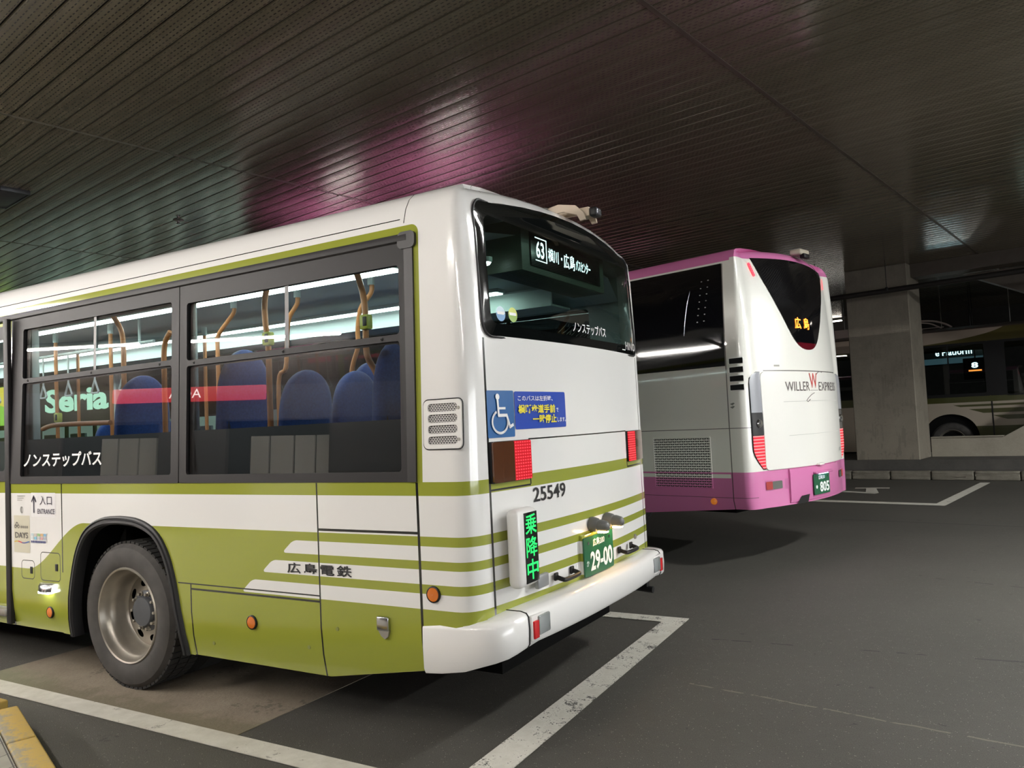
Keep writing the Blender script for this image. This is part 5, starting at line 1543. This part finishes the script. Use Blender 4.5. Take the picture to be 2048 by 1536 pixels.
# ---- near platform: kerb with yellow edge, tiles
def yellow():
    m = Mat('worn_yellow_edge'); x, y, z = m.xyz()
    n = m.noise(5, 5, .7); n2 = m.noise(40, 4, .7)
    k = ((n + (n2 - .5) * .5)).map(.42, .6, 0, 1)
    k = (k - y.map(-.10, -.03, 0, .75) + y.map(-.14, -.10, .25, 0)).mx(0.0).mn(1.0)
    m.base(m.mix(k, (.50, .34, .085), (.29, .265, .20))); m.set(Roughness=.7); m.bump(n2, .002, .4); return m.m
m_yellow = yellow()
def kerb_line():
    A = Vector((-3.03, -.655, 0)); B = Vector((-1.78, -1.105, 0)); d = (B - A).normalized(); nrm = Vector((d.y, -d.x, 0))
    if nrm.y > 0: nrm = -nrm
    E_ = A + d * 5.2
    outer = [Vector((-16, -.64, 0)), A, E_, E_ + nrm * 6 + d * 2]
    # deck of the platform
    P = [(-16, -.80), (-3.13, -.80), tuple((A + nrm * .146)[:2]), tuple((E_ + nrm * .146)[:2]), (6.0, -8), (-16, -8)]
    m = Mat('platform_tiles'); x, y, z = m.xyz()
    c_, s_ = d.x, d.y
    u = x * c_ + y * s_; v = x * -s_ + y * c_
    j = (u + v * .5 + 30).fr(.20).lt(.006).mx((v + 30).fr(.10).lt(.006))
    n = m.noise(6, 4).map(.3, .7, 0, 1)
    m.base(m.mix(j, m.mix(n, (.27, .25, .21), (.36, .34, .29)), (.05, .045, .04))); m.set(Roughness=.7)
    b = MB(); b.prism(P, lambda q, r: (q, r, .148), lambda q, r: (q, r, 0)); tag(b.build('platform_deck', m.m, smooth=0), 'tiled deck of the near platform', kind='structure')
    # yellow kerb stones
    L = 1.0
    def stone(p, q, i):
        dd = (q - p).normalized(); nn = Vector((dd.y, -dd.x, 0))
        if nn.y > 0: nn = -nn
        b = MB(); le = (q - p).length - .008
        b.box(.004, le, -.138, 0, 0, .15, .012, 3)
        o = b.build('kerb_stone', m_yellow, smooth=40); o.location = p; o.rotation_euler = (0, 0, math.atan2(dd.y, dd.x))
        return o
    J = A + d * .0
    pts = [A + d * s for s in (0.09, .76, 1.76, 2.76, 3.76, 4.76)]
    labs = ['worn yellow kerb stone at the corner of the near platform', 'worn yellow kerb stone next along from the platform corner']
    for i in range(len(pts) - 1):
        o = stone(pts[i], pts[i + 1], i)
        tag(o, labs[i] if i < 2 else 'worn yellow kerb stone of the near platform out of view', 'kerb stone', None if i < 2 else 'yellow kerb stones of the near platform')
    xs = [-3.10, -4.10, -5.10, -6.10]
    for i in range(3):
        o = stone(Vector((xs[i + 1], -.655, 0)), Vector((xs[i], -.655, 0)), i)
        tag(o, 'orange-yellow kerb stone along the bay, past the corner of the near platform', 'kerb stone', 'yellow kerb stones along the bay')
kerb_line()

# ---- the dark shopfront behind the camera, mirrored in the bus windows
def storefront():
    def pf(name, b, mat, smooth=0):
        o = b.build(name, mat, smooth=smooth); o.location = PO; o.rotation_euler = (0, 0, A_PF); return o
    m = Mat('shopfront_brown'); x, y, z = m.xyz()
    m.base(m.mix(z.box(2.45, 3.02), (.030, .022, .019), (.10, .095, .10))); m.set(Roughness=.5)
    b = MB(); b.fill([(-16, 0), (18, 0), (18, 3.86), (-16, 3.86)], [rrect(-4.06, -2.06, .02, 2.40, .0), rrect(-.77, 1.12, .02, 2.42, .0)], lambda u, v: (u, 0, v))
    o = pf('wall_near', b, m.m); tag(o, 'dark brown shopfront wall of the near platform', kind='structure')
    s_ = o.modifiers.new('thick', 'SOLIDIFY'); s_.thickness = .10; s_.offset = -1
    b = MB(); b.box(-16, 18, -1.6, -1.5, 0, 3.86); tag(pf('wall_lobby', b, simple('lobby_dark', (.02, .018, .016), .6)), kind='structure')
    b = MB(); b.box(-16, 18, -1.6, 5.2, 3.86, 4.0); tag(pf('platform_canopy', b, simple('canopy_white', (.5, .48, .45), .6)), 'canopy over the near platform', kind='structure')
    b = MB(); b.box(-16, 18, 5.14, 5.2, 3.68, 3.86); tag(pf('trim_9', b, simple('cutoff_board_grey', (.2, .19, .18), .5)), 'unseen board added at the canopy edge to cut off the tube light', kind='structure')  # added out of view to keep tube light off the upper bus
    m_pan = simple('panel_white', (.72, .70, .66), .5)
    for cuts in ((-3.34, -2.98, -2.57, -2.2, -2.07), (-.41, -.04, .41, .80, 1.09)):
        for k in range(4):
            b = MB(); b.box(cuts[k] + .018, cuts[k + 1] - .018, -.11, -.06, .05, 2.17, .004)
            tag(pf('display_panel', b, m_pan), 'pale upright panel in a dark shopfront opening behind the camera', 'panel', 'pale panels of the dark shopfront')
    ink = simple('panel_ink', (.1, .1, .1), .5)
    t = empty('red_sign', pp(-1.5, .06, 2.9), A_PF); tag(t, 'long red lit sign on the dark shopfront, mirrored in the bus windows', 'sign')
    b = MB(); b.box(-1.49, 1.46, -.05, .10, -.125, .125, .02); b.build('sign_box', emit('red_sign_glow', (1.0, .085, .10), 2.2), t)
    lettering("AQ'A", emit('red_sign_letters', (1, .8, .75), 6.0), lambda u, v: (.27 - u, .108, v), 0.0, -.095, .19, .62, t, .0)
    t = empty('directory_board', pp(-1.345, .04, 1.4), A_PF); tag(t, 'black directory board with tiny pale writing beside the shopfront opening', 'board')
    b = MB(); b.box(-.235, .235, -.03, .03, -1.2, 1.01, .01); b.build('board', m_black, t)
    b = MB(); rr = random.Random(4)
    for k in range(26):
        z = .9 - k * .08
        b.box(-.02, .03 + rr.uniform(0, .05), .031, .033, z, z + .012)
        if k % 3 == 0: b.box(-.2, -.16, .031, .033, z, z + .012)
    b.build('small_print', simple('board_print', (.7, .7, .7), .5), t, smooth=0)
storefront()
def glow_pane(loc, rz, g, label, group):  # framed glowing panes added out of view to brighten the bus
    t = empty('glow_pane', loc, rz); tag(t, label, 'shop window', group)
    b = MB(); b.box(-1.4, 1.4, -.02, .03, .35, 2.75); b.build('lit_pane', g, t, smooth=0)
    b = MB()
    for a, e, c, d in ((-1.5, -1.4, .25, 2.85), (1.4, 1.5, .25, 2.85), (-1.5, 1.5, .25, .35), (-1.5, 1.5, 2.75, 2.85), (-.03, .03, .3, 2.8)): b.box(a, e, -.02, .07, c, d)
    b.build('frame', m_fill_frame, t, smooth=0)
m_fill_frame = simple('fill_pane_frame', (.05, .05, .05), .4)
for k, u in enumerate((5.2, 8.4, 11.6, 14.8)):
    glow_pane(pp(u, .02, 0), A_PF, emit('behind_fill_glow', (1.0, .935, .86), E_FILL[0]), 'unseen glowing pane added behind the camera to light the bus side', 'added light panes behind the camera')
for k, y in enumerate((-3.4, -.2, 3.0)):
    glow_pane((14.5, y, 0), math.pi / 2, emit('lane_fill_glow', (.95, .98, 1.0), E_FILL[1]), 'unseen glowing pane added across the lane to light the bus rear', 'added light panes across the lane')
b = MB(); b.box(14.52, 14.7, -14, 26, 0, Z_CEIL + .2); tag(b.build('wall_right', m_far_wall, smooth=0), kind='structure')
